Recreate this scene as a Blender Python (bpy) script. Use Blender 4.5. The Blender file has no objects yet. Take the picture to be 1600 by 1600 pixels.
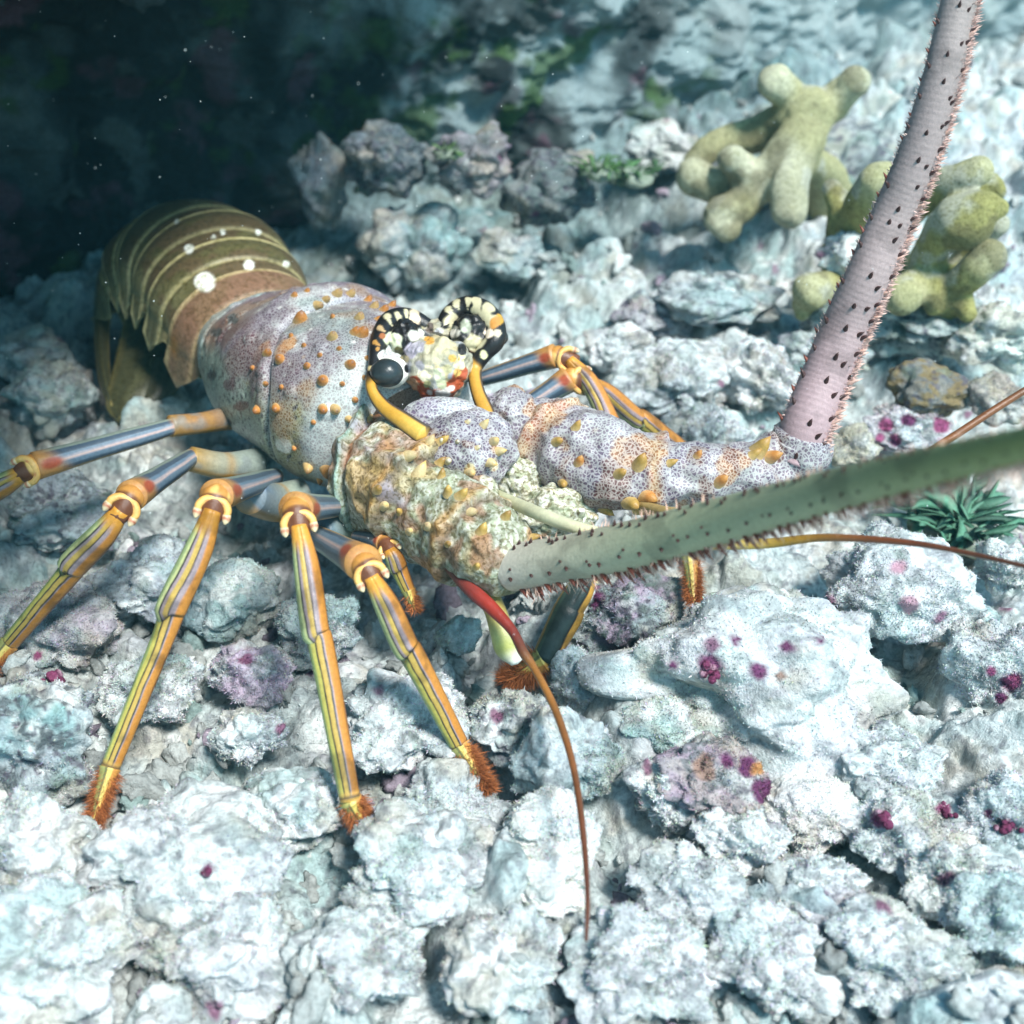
import bpy, bmesh, math, random
import numpy as np
from mathutils import Vector, Matrix
from mathutils.bvhtree import BVHTree

random.seed(7)
RNG = np.random.default_rng(11)
SC = bpy.context.scene
COL = SC.collection
R = math.radians
SC.unit_settings.scale_length = 0.1          # one unit is a decimetre

# ------------------------------------------------------------------ camera
CAM_H, CAM_PITCH, CAM_FOV = 3.6, 34.0, 44.0
cam_d = bpy.data.cameras.new('camera')
cam = bpy.data.objects.new('camera', cam_d)
COL.objects.link(cam)
cam.location = (0, 0, CAM_H)
cam.rotation_euler = (R(90 - CAM_PITCH), 0, 0)
cam_d.sensor_width = 36
cam_d.angle = R(CAM_FOV)
cam_d.clip_start = 0.05
cam_d.clip_end = 200
cam_d.dof.use_dof = True
cam_d.dof.focus_distance = 5.2
cam_d.dof.aperture_fstop = cam_d.lens * 1e-3 / 0.050
SC.camera = cam

# ------------------------------------------------------------------ light
SUN_EL, SUN_AZ = 58.0, 42.0      # azimuth measured from straight behind the camera towards its right
sun_vec = Vector((math.sin(R(SUN_AZ)) * math.cos(R(SUN_EL)), -math.cos(R(SUN_AZ)) * math.cos(R(SUN_EL)), math.sin(R(SUN_EL))))
sd = bpy.data.lights.new('sun', 'SUN')
sd.energy = 3.7
sd.angle = R(13)
sd.color = (1.0, 0.985, 0.95)
sun = bpy.data.objects.new('sun', sd)
COL.objects.link(sun)
sun.rotation_euler = sun_vec.to_track_quat('Z', 'Y').to_euler()
sun.location = (4, -3, 12)
wd = bpy.data.worlds.new('World')
SC.world = wd
wd.use_nodes = True
nt = wd.node_tree
bgn = nt.nodes['Background']
sky = nt.nodes.new('ShaderNodeTexSky')
sky.sky_type = 'NISHITA'
sky.sun_disc = False
sky.sun_elevation = R(SUN_EL)
sky.sun_rotation = math.atan2(sun_vec.x, sun_vec.y)
tint = nt.nodes.new('ShaderNodeMix')          # daylight that has come down through green-blue water
tint.data_type = 'RGBA'
tint.blend_type = 'MULTIPLY'
tint.inputs[0].default_value = 1.0
tint.inputs[7].default_value = (0.52, 0.95, 0.93, 1)
nt.links.new(sky.outputs[0], tint.inputs[6])
nt.links.new(tint.outputs[2], bgn.inputs[0])
bgn.inputs[1].default_value = 0.14
SC.view_settings.view_transform = 'Standard'
SC.view_settings.look = 'None'
SC.view_settings.exposure = 0.85
SC.view_settings.gamma = 1.0
SC.cycles.use_denoising = True
SC.cycles.max_bounces = 6
SC.cycles.volume_bounces = 0

# ------------------------------------------------------------------ helpers
F_PX = 800 / math.tan(R(CAM_FOV / 2))
_t = R(CAM_PITCH)
C0 = np.array([0, 0, CAM_H])
FWD = np.array([0, math.cos(_t), -math.sin(_t)])
UPV = np.array([0, math.sin(_t), math.cos(_t)])
RGT = np.array([1.0, 0, 0])


def ray(px, py):
    return FWD + RGT * (px - 800) / F_PX + UPV * (800 - py) / F_PX


def W(px, py, z):
    """the point of height z that the photograph shows at px, py"""
    d = ray(px, py)
    return C0 + d * ((z - CAM_H) / d[2])


def D(px, py, dist):
    d = ray(px, py)
    return C0 + d / np.linalg.norm(d) * dist


def WL(pts):
    return np.array([W(*p) for p in pts])


def nrm(v):
    v = np.asarray(v, float)
    return v / np.maximum(np.linalg.norm(v, axis=-1, keepdims=True), 1e-9)


def sstep(a, b, x):
    t = np.clip((x - a) / (b - a), 0, 1)
    return t * t * (3 - 2 * t)


def mixc(c, d, k):
    k = np.asarray(k)[..., None]
    return c * (1 - k) + np.asarray(d, float) * k


def hsh(ix, iy, iz, seed):
    h = (ix.astype(np.int64) * 374761393 + iy.astype(np.int64) * 668265263 + iz.astype(np.int64) * 2147483647 + seed * 1274126177) & 0xFFFFFFFF
    h = ((h ^ (h >> 13)) * 1274126177) & 0xFFFFFFFF
    h = ((h ^ (h >> 16)) * 2246822519) & 0xFFFFFFFF
    h = h ^ (h >> 15)
    return (h & 0xFFFFFF) / float(0x1000000)


_ROT = np.array([[0.36, 0.48, -0.8], [-0.8, 0.6, 0.0], [0.48, 0.64, 0.6]])


def vnoise(p, seed=0):
    p = p @ _ROT.T + 17.3
    f = np.floor(p)
    i = f.astype(np.int64)
    u = p - f
    u = u * u * u * (u * (u * 6 - 15) + 10)
    o = 0
    for dx in (0, 1):
        wx = u[:, 0] if dx else 1 - u[:, 0]
        for dy in (0, 1):
            wy = u[:, 1] if dy else 1 - u[:, 1]
            for dz in (0, 1):
                wz = u[:, 2] if dz else 1 - u[:, 2]
                o = o + wx * wy * wz * hsh(i[:, 0] + dx, i[:, 1] + dy, i[:, 2] + dz, seed)
    return o * 2 - 1


def fbm(p, freq, octs=4, seed=0, gain=0.5):
    o, a, q = 0, 1.0, p * freq
    for k in range(octs):
        o = o + a * vnoise(q, seed + k * 13)
        q = q @ _ROT.T * 2.03 + 3.1
        a *= gain
    return o


def worley(p, freq, seed=0):
    """F1, F2 and a random number of the nearest cell"""
    q = p * freq
    f = np.floor(q).astype(np.int64)
    n = len(q)
    d1 = np.full(n, 9.0)
    d2 = np.full(n, 9.0)
    idr = np.zeros(n)
    for dx in (-1, 0, 1):
        for dy in (-1, 0, 1):
            for dz in (-1, 0, 1):
                cx, cy, cz = f[:, 0] + dx, f[:, 1] + dy, f[:, 2] + dz
                pt = np.stack([cx + hsh(cx, cy, cz, seed), cy + hsh(cx, cy, cz, seed + 1), cz + hsh(cx, cy, cz, seed + 2)], 1)
                d = np.linalg.norm(q - pt, axis=1)
                nr = d < d1
                d2 = np.where(nr, d1, np.minimum(d2, d))
                idr = np.where(nr, hsh(cx, cy, cz, seed + 5), idr)
                d1 = np.minimum(d1, d)
    return d1, d2, idr


def worley2(x, y, freq, seed=0):
    qx, qy = x * freq, y * freq
    fx, fy = np.floor(qx).astype(np.int64), np.floor(qy).astype(np.int64)
    z0 = np.zeros_like(fx)
    d1 = np.full(len(qx), 9.0)
    d2 = d1.copy()
    idr = np.zeros(len(qx))
    for dx in (-1, 0, 1):
        for dy in (-1, 0, 1):
            cx, cy = fx + dx, fy + dy
            d = np.hypot(qx - cx - hsh(cx, cy, z0, seed), qy - cy - hsh(cx, cy, z0, seed + 1))
            nr = d < d1
            d2 = np.where(nr, d1, np.minimum(d2, d))
            idr = np.where(nr, hsh(cx, cy, z0, seed + 5), idr)
            d1 = np.minimum(d1, d)
    return d1, d2, idr


def cr1(xs, ys, x):
    """smooth interpolation through (xs, ys); ys may be vectors"""
    xs = np.asarray(xs, float)
    ys = np.asarray(ys, float)
    m = np.gradient(ys, xs, axis=0)
    i = np.clip(np.searchsorted(xs, x) - 1, 0, len(xs) - 2)
    h = xs[i + 1] - xs[i]
    t = np.clip((x - xs[i]) / h, 0, 1)
    if ys.ndim > 1:
        t, h = t[:, None], h[:, None]
    return (2 * t**3 - 3 * t**2 + 1) * ys[i] + (t**3 - 2 * t**2 + t) * h * m[i] + (-2 * t**3 + 3 * t**2) * ys[i + 1] + (t**3 - t**2) * h * m[i + 1]


class Geo:
    """collects polygons and a colour per point; link() makes ONE mesh object"""

    def __init__(self):
        self.v, self.q, self.t, self.c, self.qm, self.tm, self.n = [], [], [], [], [], [], 0

    def add(self, v, quads=None, tris=None, col=(0.5, 0.5, 0.5), mat=0):
        v = np.asarray(v, float)
        c = np.asarray(col, float)
        if c.ndim == 1:
            c = np.tile(c, (len(v), 1))
        self.v.append(v)
        self.c.append(c)
        if quads is not None and len(quads):
            self.q.append(np.asarray(quads, np.int64) + self.n)
            self.qm.append(np.full(len(quads), mat))
        if tris is not None and len(tris):
            self.t.append(np.asarray(tris, np.int64) + self.n)
            self.tm.append(np.full(len(tris), mat))
        self.n += len(v)
        return self

    def arrays(self):
        v = np.concatenate(self.v)
        q = np.concatenate(self.q) if self.q else np.zeros((0, 4), np.int64)
        t = np.concatenate(self.t) if self.t else np.zeros((0, 3), np.int64)
        return v, q, t

    def bvh(self):
        v, q, t = self.arrays()
        return BVHTree.FromPolygons(v.tolist(), q.tolist() + t.tolist())

    def link(self, name, mats, parent=None, origin=None, smooth=True):
        v, q, t = self.arrays()
        c = np.concatenate(self.c)
        if origin is None:
            origin = np.array(parent.matrix_world.translation) if parent is not None else np.zeros(3)
        origin = np.asarray(origin, float)
        me = bpy.data.meshes.new(name)
        nq, ntr = len(q), len(t)
        me.vertices.add(len(v))
        me.vertices.foreach_set('co', (v - origin).astype(np.float32).ravel())
        me.loops.add(nq * 4 + ntr * 3)
        me.loops.foreach_set('vertex_index', np.concatenate([q.ravel(), t.ravel()]).astype(np.int32))
        me.polygons.add(nq + ntr)
        starts = np.concatenate([np.arange(nq) * 4, nq * 4 + np.arange(ntr) * 3]).astype(np.int32)
        me.polygons.foreach_set('loop_start', starts)
        mi = np.concatenate(self.qm + self.tm).astype(np.int32) if (self.qm or self.tm) else np.zeros(0, np.int32)
        me.polygons.foreach_set('material_index', mi)
        me.polygons.foreach_set('use_smooth', np.full(nq + ntr, smooth))
        me.update(calc_edges=True)
        a = me.attributes.new('Col', 'FLOAT_COLOR', 'POINT')
        a.data.foreach_set('color', np.concatenate([np.clip(c, 0, 1), np.ones((len(c), 1))], 1).astype(np.float32).ravel())
        for m in (mats if isinstance(mats, (list, tuple)) else [mats]):
            me.materials.append(m)
        me.validate()
        o = bpy.data.objects.new(name, me)
        COL.objects.link(o)
        if parent is not None:
            o.parent = parent
            o.location = origin - np.array(parent.matrix_world.translation)
        else:
            o.location = origin
        return o


def tag(o, label=None, cat=None, group=None, kind=None):
    if label: o['label'] = label
    if cat: o['category'] = cat
    if group: o['group'] = group
    if kind: o['kind'] = kind
    return o


def grid_quads(nr, nc, wrap=False):
    i = np.arange(nr - 1)[:, None]
    j = np.arange(nc if wrap else nc - 1)[None, :]
    j2 = (j + 1) % nc
    return np.stack([i * nc + j, i * nc + j2, (i + 1) * nc + j2, (i + 1) * nc + j], -1).reshape(-1, 4)


def sweep(pts, rad, ref, segs=32, step=0.02, flat=1.0, caps=True, deform=None):
    """tube along pts; returns verts, quads, tris, t (0..1 by control index), phi (0 faces ref), path frames"""
    pts = np.asarray(pts, float)
    rad = np.asarray(rad, float)
    k = np.arange(len(pts))
    L = np.linalg.norm(np.diff(pts, axis=0), axis=1)
    kk = np.concatenate([np.linspace(i, i + 1, max(2, int(L[i] / step)), endpoint=False) for i in range(len(pts) - 1)] + [[len(pts) - 1]])
    P = cr1(k, pts, kk)
    r = cr1(k, rad, kk)
    T = nrm(np.gradient(P, axis=0))
    ref = np.asarray(ref, float)
    N = ref - (T @ ref)[:, None] * T
    N = nrm(N)
    B = np.cross(T, N)
    ph = np.linspace(-math.pi, math.pi, segs, endpoint=False)
    rr = np.repeat(r[:, None], segs, 1)
    KK = np.repeat(kk[:, None], segs, 1)
    PH = np.repeat(ph[None, :], len(kk), 0)
    if deform is not None:
        rr = rr * deform(KK, PH)
    V = P[:, None] + N[:, None] * (np.cos(PH) * rr)[..., None] * flat + B[:, None] * (np.sin(PH) * rr)[..., None]
    n = len(kk)
    v = V.reshape(-1, 3)
    q = grid_quads(n, segs, True)
    tr = []
    KKf, PHf = KK.ravel(), PH.ravel()
    if caps:
        v = np.concatenate([v, P[:1] - T[:1] * r[0] * 0.3, P[-1:] + T[-1:] * r[-1] * 0.3])
        a, b = n * segs, n * segs + 1
        j = np.arange(segs)
        tr = np.concatenate([np.stack([np.full(segs, a), (j + 1) % segs, j], 1), np.stack([np.full(segs, b), (n - 1) * segs + j, (n - 1) * segs + (j + 1) % segs], 1)])
        KKf = np.concatenate([KKf, [0, len(pts) - 1]])
        PHf = np.concatenate([PHf, [0, 0]])
    return v, q, tr, KKf, PHf, (kk, P, T, N, B, r)


_ICO = {}


def ico(level):
    if level not in _ICO:
        bm = bmesh.new()
        bmesh.ops.create_icosphere(bm, subdivisions=level, radius=1.0)
        bm.verts.ensure_lookup_table()
        v = np.array([x.co[:] for x in bm.verts])
        f = np.array([[x.index for x in p.verts] for p in bm.faces])
        bm.free()
        _ICO[level] = (v, f)
    return _ICO[level]


def cones(base, direc, h, r, segs=6, bend=None):
    """many little cones as one set of triangles"""
    base = np.atleast_2d(base)
    direc = nrm(np.atleast_2d(direc))
    n = len(base)
    h = np.broadcast_to(h, (n,))
    r = np.broadcast_to(r, (n,))
    up = np.where(np.abs(direc[:, 2:3]) > 0.9, [[1.0, 0, 0]], [[0, 0, 1.0]])
    a = nrm(np.cross(direc, up))
    b = np.cross(direc, a)
    an = np.arange(segs) * 2 * math.pi / segs
    ring = base[:, None] - direc[:, None] * (r * 0.5)[:, None, None] + (a[:, None] * np.cos(an)[None, :, None] + b[:, None] * np.sin(an)[None, :, None]) * r[:, None, None]
    mid = base[:, None] + direc[:, None] * (h * 0.45)[:, None, None] + (a[:, None] * np.cos(an)[None, :, None] + b[:, None] * np.sin(an)[None, :, None]) * (r * 0.62)[:, None, None]
    tip = base + direc * h[:, None] + (0 if bend is None else np.asarray(bend) * h[:, None])
    v = np.concatenate([ring, mid, tip[:, None]], 1)
    m = 2 * segs + 1
    j = np.arange(segs)
    j2 = (j + 1) % segs
    q1 = np.stack([j, j2, segs + j2, segs + j], 1)
    t1 = np.stack([segs + j, segs + j2, np.full(segs, 2 * segs)], 1)
    off = (np.arange(n) * m)[:, None, None]
    level = np.tile(np.concatenate([np.zeros(segs), np.full(segs, 0.45), [1.0]]), n)
    return v.reshape(-1, 3), (q1[None] + off).reshape(-1, 4), (t1[None] + off).reshape(-1, 3), level


def blades(base, direc, length, width, rng):
    """thin tapering hairs: one triangle pair each"""
    n = len(base)
    s = nrm(np.cross(direc, rng.normal(size=(n, 3))))
    length = np.broadcast_to(length, (n,))[:, None]
    width = np.broadcast_to(width, (n,))[:, None]
    k = rng.normal(size=(n, 3)) * 0.25
    v = np.stack([base - s * width, base + s * width, base + (direc + k * 0.4) * length * 0.55 + s * width * 0.7, base + (direc + k * 0.4) * length * 0.55 - s * width * 0.7, base + (direc + k) * length], 1).reshape(-1, 3)
    o = np.arange(n)[:, None] * 5
    q = o + np.array([[0, 1, 2, 3]])
    t = o + np.array([[3, 2, 4]])
    return v, q, t


# ------------------------------------------------------------------ materials
def mat(name, rough=0.6, bump=0.0, bscale=20, spec=0.4, speckle=None, grain=0.0, gscale=60, coat=0.0, sss=0.0, retic=None):
    """colour from the Col attribute, varied by noise; speckle = (colour, scale, threshold, soft)"""
    m = bpy.data.materials.new(name)
    m.use_nodes = True
    n = m.node_tree
    b = n.nodes['Principled BSDF']
    at = n.nodes.new('ShaderNodeAttribute')
    at.attribute_name = 'Col'
    tc = n.nodes.new('ShaderNodeTexCoord')
    out = at.outputs['Color']
    if grain:
        nz = n.nodes.new('ShaderNodeTexNoise')
        nz.inputs['Scale'].default_value = gscale
        nz.inputs['Detail'].default_value = 6
        nz.inputs['Roughness'].default_value = 0.7
        n.links.new(tc.outputs['Object'], nz.inputs['Vector'])
        mr = n.nodes.new('ShaderNodeMapRange')
        mr.inputs[1].default_value = 0.3
        mr.inputs[2].default_value = 0.7
        mr.inputs[3].default_value = 1 - grain
        mr.inputs[4].default_value = 1 + grain
        n.links.new(nz.outputs['Fac'], mr.inputs[0])
        mx = n.nodes.new('ShaderNodeMix')
        mx.data_type = 'RGBA'
        mx.blend_type = 'MULTIPLY'
        mx.inputs[0].default_value = 1
        n.links.new(out, mx.inputs[6])
        n.links.new(mr.outputs[0], mx.inputs[7])
        out = mx.outputs[2]
    if speckle:
        c, s, th, soft = speckle
        vz = n.nodes.new('ShaderNodeTexNoise')
        vz.inputs['Scale'].default_value = s
        vz.inputs['Detail'].default_value = 2.0
        vz.inputs['Distortion'].default_value = 0.6
        n.links.new(tc.outputs['Object'], vz.inputs['Vector'])
        mr = n.nodes.new('ShaderNodeMapRange')
        mr.inputs[1].default_value = th - soft
        mr.inputs[2].default_value = th + soft
        n.links.new(vz.outputs['Fac'], mr.inputs[0])
        mx = n.nodes.new('ShaderNodeMix')
        mx.data_type = 'RGBA'
        n.links.new(mr.outputs[0], mx.inputs[0])
        n.links.new(out, mx.inputs[6])
        mul = n.nodes.new('ShaderNodeMix')
        mul.data_type = 'RGBA'
        mul.blend_type = 'MULTIPLY'
        mul.inputs[0].default_value = 1
        mul.inputs[7].default_value = (*c, 1)
        n.links.new(out, mul.inputs[6])
        n.links.new(mul.outputs[2], mx.inputs[7])
        out = mx.outputs[2]
    if retic:                                      # fine pale netting over darker cells
        sc_, line, cell, wid, amt = retic
        wz = n.nodes.new('ShaderNodeTexNoise')
        wz.inputs['Scale'].default_value = sc_ * 0.55
        wz.inputs['Detail'].default_value = 3
        n.links.new(tc.outputs['Object'], wz.inputs['Vector'])
        wm = n.nodes.new('ShaderNodeVectorMath')
        wm.operation = 'MULTIPLY_ADD'
        wm.inputs[1].default_value = (1.6 / sc_,) * 3
        n.links.new(wz.outputs['Color'], wm.inputs[0])
        n.links.new(tc.outputs['Object'], wm.inputs[2])
        vo = n.nodes.new('ShaderNodeTexVoronoi')
        vo.feature = 'DISTANCE_TO_EDGE'
        vo.inputs['Scale'].default_value = sc_
        n.links.new(wm.outputs[0], vo.inputs['Vector'])
        mr = n.nodes.new('ShaderNodeMapRange')
        mr.interpolation_type = 'SMOOTHSTEP'
        mr.inputs[1].default_value = wid * 0.3
        mr.inputs[2].default_value = wid
        n.links.new(vo.outputs['Distance'], mr.inputs[0])
        lo_ = n.nodes.new('ShaderNodeMix')
        lo_.data_type = 'RGBA'
        lo_.inputs[0].default_value = amt
        lo_.inputs[7].default_value = (*line, 1)
        n.links.new(out, lo_.inputs[6])
        hi_ = n.nodes.new('ShaderNodeMix')
        hi_.data_type = 'RGBA'
        hi_.blend_type = 'MULTIPLY'
        hi_.inputs[0].default_value = 1
        hi_.inputs[7].default_value = (*cell, 1)
        n.links.new(out, hi_.inputs[6])
        mx = n.nodes.new('ShaderNodeMix')
        mx.data_type = 'RGBA'
        n.links.new(mr.outputs[0], mx.inputs[0])
        n.links.new(lo_.outputs[2], mx.inputs[6])
        n.links.new(hi_.outputs[2], mx.inputs[7])
        out = mx.outputs[2]
    n.links.new(out, b.inputs['Base Color'])
    b.inputs['Roughness'].default_value = rough
    b.inputs['Specular IOR Level'].default_value = spec
    if coat:
        b.inputs['Coat Weight'].default_value = coat
        b.inputs['Coat Roughness'].default_value = 0.2
    if sss:
        b.inputs['Subsurface Weight'].default_value = sss
        b.inputs['Subsurface Radius'].default_value = (0.04, 0.03, 0.02)
        b.inputs['Subsurface Scale'].default_value = 1.0
    if bump:
        bz = n.nodes.new('ShaderNodeTexNoise')
        bz.inputs['Scale'].default_value = bscale
        bz.inputs['Detail'].default_value = 8
        bz.inputs['Roughness'].default_value = 0.65
        n.links.new(tc.outputs['Object'], bz.inputs['Vector'])
        b2 = n.nodes.new('ShaderNodeTexNoise')
        b2.inputs['Scale'].default_value = bscale * 4.1
        b2.inputs['Detail'].default_value = 4
        b2.inputs['Roughness'].default_value = 0.7
        n.links.new(tc.outputs['Object'], b2.inputs['Vector'])
        ad = n.nodes.new('ShaderNodeMath')
        ad.operation = 'MULTIPLY_ADD'
        ad.inputs[1].default_value = 0.35
        n.links.new(b2.outputs['Fac'], ad.inputs[0])
        n.links.new(bz.outputs['Fac'], ad.inputs[2])
        bn = n.nodes.new('ShaderNodeBump')
        bn.inputs['Strength'].default_value = 1.0
        bn.inputs['Distance'].default_value = bump
        n.links.new(ad.outputs[0], bn.inputs['Height'])
        n.links.new(bn.outputs[0], b.inputs['Normal'])
    return m


M_ROCK = mat('crusted_rock', 0.95, 0.02, 30, 0.1, None, 0.3, 45)
M_TURF = mat('turf_fuzz', 0.95, 0, 1, 0.1)
M_SHELL = mat('carapace_shell', 0.34, 0.004, 40, 0.5, None, 0.3, 30, retic=(72, (0.55, 0.55, 0.52), (0.72, 0.64, 0.66), 0.22, 0.28))
M_PLATE = mat('plate_shell', 0.36, 0.006, 34, 0.5, None, 0.3, 30, retic=(64, (0.52, 0.52, 0.49), (0.55, 0.47, 0.57), 0.22, 0.42))
M_PED = mat('peduncle_shell', 0.38, 0.009, 18, 0.45, ((0.5, 0.47, 0.36), 60, 0.55, 0.06), 0.3, 50)
M_TAIL = mat('tail_shell', 0.4, 0.004, 30, 0.4, ((0.6, 0.6, 0.5), 40, 0.56, 0.08), 0.25, 60)
M_LEG = mat('leg_shell', 0.38, 0.003, 30, 0.4, None, 0.18, 60)
M_ANT = mat('antenna_shell', 0.5, 0.003, 60, 0.35, None, 0.15, 80)
M_SPINE = mat('spine_horn', 0.4, 0.002, 60, 0.4, None, 0.2, 60)
M_HAIR = mat('hair_fringe', 0.8, 0, 1, 0.2)
M_FACE = mat('face_shell', 0.42, 0.012, 22, 0.4, None, 0.2, 40)
M_EYE = mat('eye_gloss', 0.3, 0.001, 90, 0.4, None, 0.2, 80, 0.1)
M_HORN = mat('horn_shell', 0.35, 0.003, 40, 0.45, None, 0.12, 50)
M_CORAL = mat('coral_skin', 0.8, 0.018, 80, 0.25, ((0.66, 0.66, 0.55), 75, 0.58, 0.05), 0.3, 30)
M_ALGA = mat('alga_blade', 0.5, 0.004, 40, 0.3, None, 0.25, 30)
M_SPECK = mat('drifting_speck', 0.8, 0, 1, 0.2)


# ------------------------------------------------------------------ seabed
def ground_z(x, y):
    x = np.asarray(x, float)
    y = np.asarray(y, float)
    p = np.stack([x, y, np.zeros_like(x)], 1)
    wx = x + 0.18 * vnoise(p * 1.9, 3) + 0.05 * vnoise(p * 6, 4)
    wy = y + 0.18 * vnoise(p * 1.9 + 40, 5) + 0.05 * vnoise(p * 6 + 9, 6)
    z = 0.10 * fbm(p, 0.5, 3, 21)
    for fr, am, sd_ in ((1.15, 0.26, 31), (2.3, 0.17, 41), (5.0, 0.075, 51)):
        d1, d2, idr = worley2(wx, wy, fr, sd_)
        bump = np.clip(1 - (d1 / 0.85) ** 2, 0, 1) ** 0.75 * sstep(0.0, 0.45, d2 - d1)
        z = z + am * bump * (idr * 1.2 - 0.15)
    z = z - 0.13
    # rising towards the reef behind
    z = z + 0.35 * sstep(7.0, 11.0, y + 0.25 * np.abs(x)) + 0.25 * sstep(0.2, 2.5, x) * sstep(5.5, 8.0, y)
    return z


def rock_colour(p, seed, base=(0.50, 0.55, 0.54), teal=0.6, purple=0.15, dark=0.35):
    c = np.tile(np.asarray(base, float), (len(p), 1))
    a = fbm(p, 2.2, 4, seed + 1)
    c = mixc(c, (0.30, 0.46, 0.46), teal * sstep(-0.1, 0.7, a))
    a = fbm(p, 4.5, 4, seed + 2)
    c = mixc(c, (0.40, 0.31, 0.40), purple * 1.5 * sstep(0.15, 0.6, a))
    a = fbm(p, 3.4, 4, seed + 8)
    c = mixc(c, (0.46, 0.40, 0.31), 0.55 * sstep(0.15, 0.7, a))
    a = fbm(p, 11, 3, seed + 3)
    lum = float(np.mean(base))
    c = mixc(c, np.clip(np.array([1.36, 1.40, 1.36]) * lum, 0, 0.78), 0.75 * sstep(0.05, 0.6, a))
    a = fbm(p, 15, 4, seed + 4, 0.7)
    c = mixc(c, (0.15, 0.17, 0.18), 1.5 * dark * sstep(0.25, 0.7, a))
    a = fbm(p, 30, 2, seed + 9)
    c = mixc(c, (0.10, 0.09, 0.12), 1.3 * dark * sstep(0.45, 0.7, a))
    a = fbm(p, 9, 2, seed + 6)
    c = mixc(c, (0.13, 0.20, 0.15), dark * 0.8 * sstep(0.55, 0.8, a))
    d1, d2, idr = worley(p, 6.0, seed + 7)
    c = mixc(c, (0.20, 0.06, 0.13), 0.85 * sstep(0.25, 0.12, d1 + 0.1 * fbm(p, 22, 2, 4)) * (idr < purple * 0.5))
    return c


def build_seabed():
    nr, nc = 1050, 960
    yy = 1.35 * (17.0 / 1.35) ** (np.linspace(0, 1, nr))
    u = np.linspace(-1, 1, nc)
    Y = np.repeat(yy[:, None], nc, 1)
    X = u[None, :] * (0.58 * Y + 1.1)
    x, y = X.ravel(), Y.ravel()
    z = ground_z(x, y)
    p = np.stack([x, y, z], 1)
    fine = 0.024 * fbm(p, 6, 3, 71) + 0.014 * fbm(p, 17, 2, 75) + 0.03 * (0.5 - worley(p, 7.5, 78)[0]) + 0.014 * (0.5 - worley(p, 19, 79)[0])
    p[:, 2] += fine
    g = Geo()
    back_shade = sstep(6.6, 8.6, p[:, 1] - 1.1 * p[:, 0] * (p[:, 0] > 0) + 0.7 * fbm(p, 0.8, 3, 91))
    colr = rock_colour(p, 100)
    colr = mixc(colr, colr * [0.42, 0.52, 0.54], back_shade)  # ground towards the reef darkened in its colour, standing in for shade
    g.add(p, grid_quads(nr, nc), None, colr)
    # silt and turf standing up from the surface
    n = 130000
    sel = RNG.integers(0, len(p), n)
    ok = (p[sel, 1] < 9) & (RNG.random(n) < np.clip(3.2 / p[sel, 1], 0.15, 1)) & (fbm(p[sel], 3, 3, 81) > -0.1)
    sel = sel[ok]
    dr = nrm(RNG.normal(size=(len(sel), 3)) * 0.6 + [0, 0, 0.8])
    v, q, t = blades(p[sel] + RNG.normal(size=(len(sel), 3)) * 0.006, dr, RNG.uniform(0.006, 0.02, len(sel)), RNG.uniform(0.0015, 0.003, len(sel)), RNG)
    c = np.repeat(colr[sel] * RNG.uniform(0.7, 1.1, (len(sel), 1)), 5, 0)
    g.add(v, q, t, c, 1)
    tag(g.link('seabed', [M_ROCK, M_TURF], smooth=True), kind='structure')
    s = Geo()
    n = 60
    a = np.linspace(-60, 60, n)
    A, B = np.meshgrid(a, a, indexing='ij')
    pv = np.stack([A.ravel(), B.ravel(), np.full(n * n, -0.75)], 1)
    pv[:, 2] += 0.1 * fbm(pv, 0.2, 3, 5)
    s.add(pv, grid_quads(n, n)[:, ::-1], None, (0.5, 0.55, 0.55))
    tag(s.link('sand', M_ROCK), kind='structure')


build_seabed()


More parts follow.
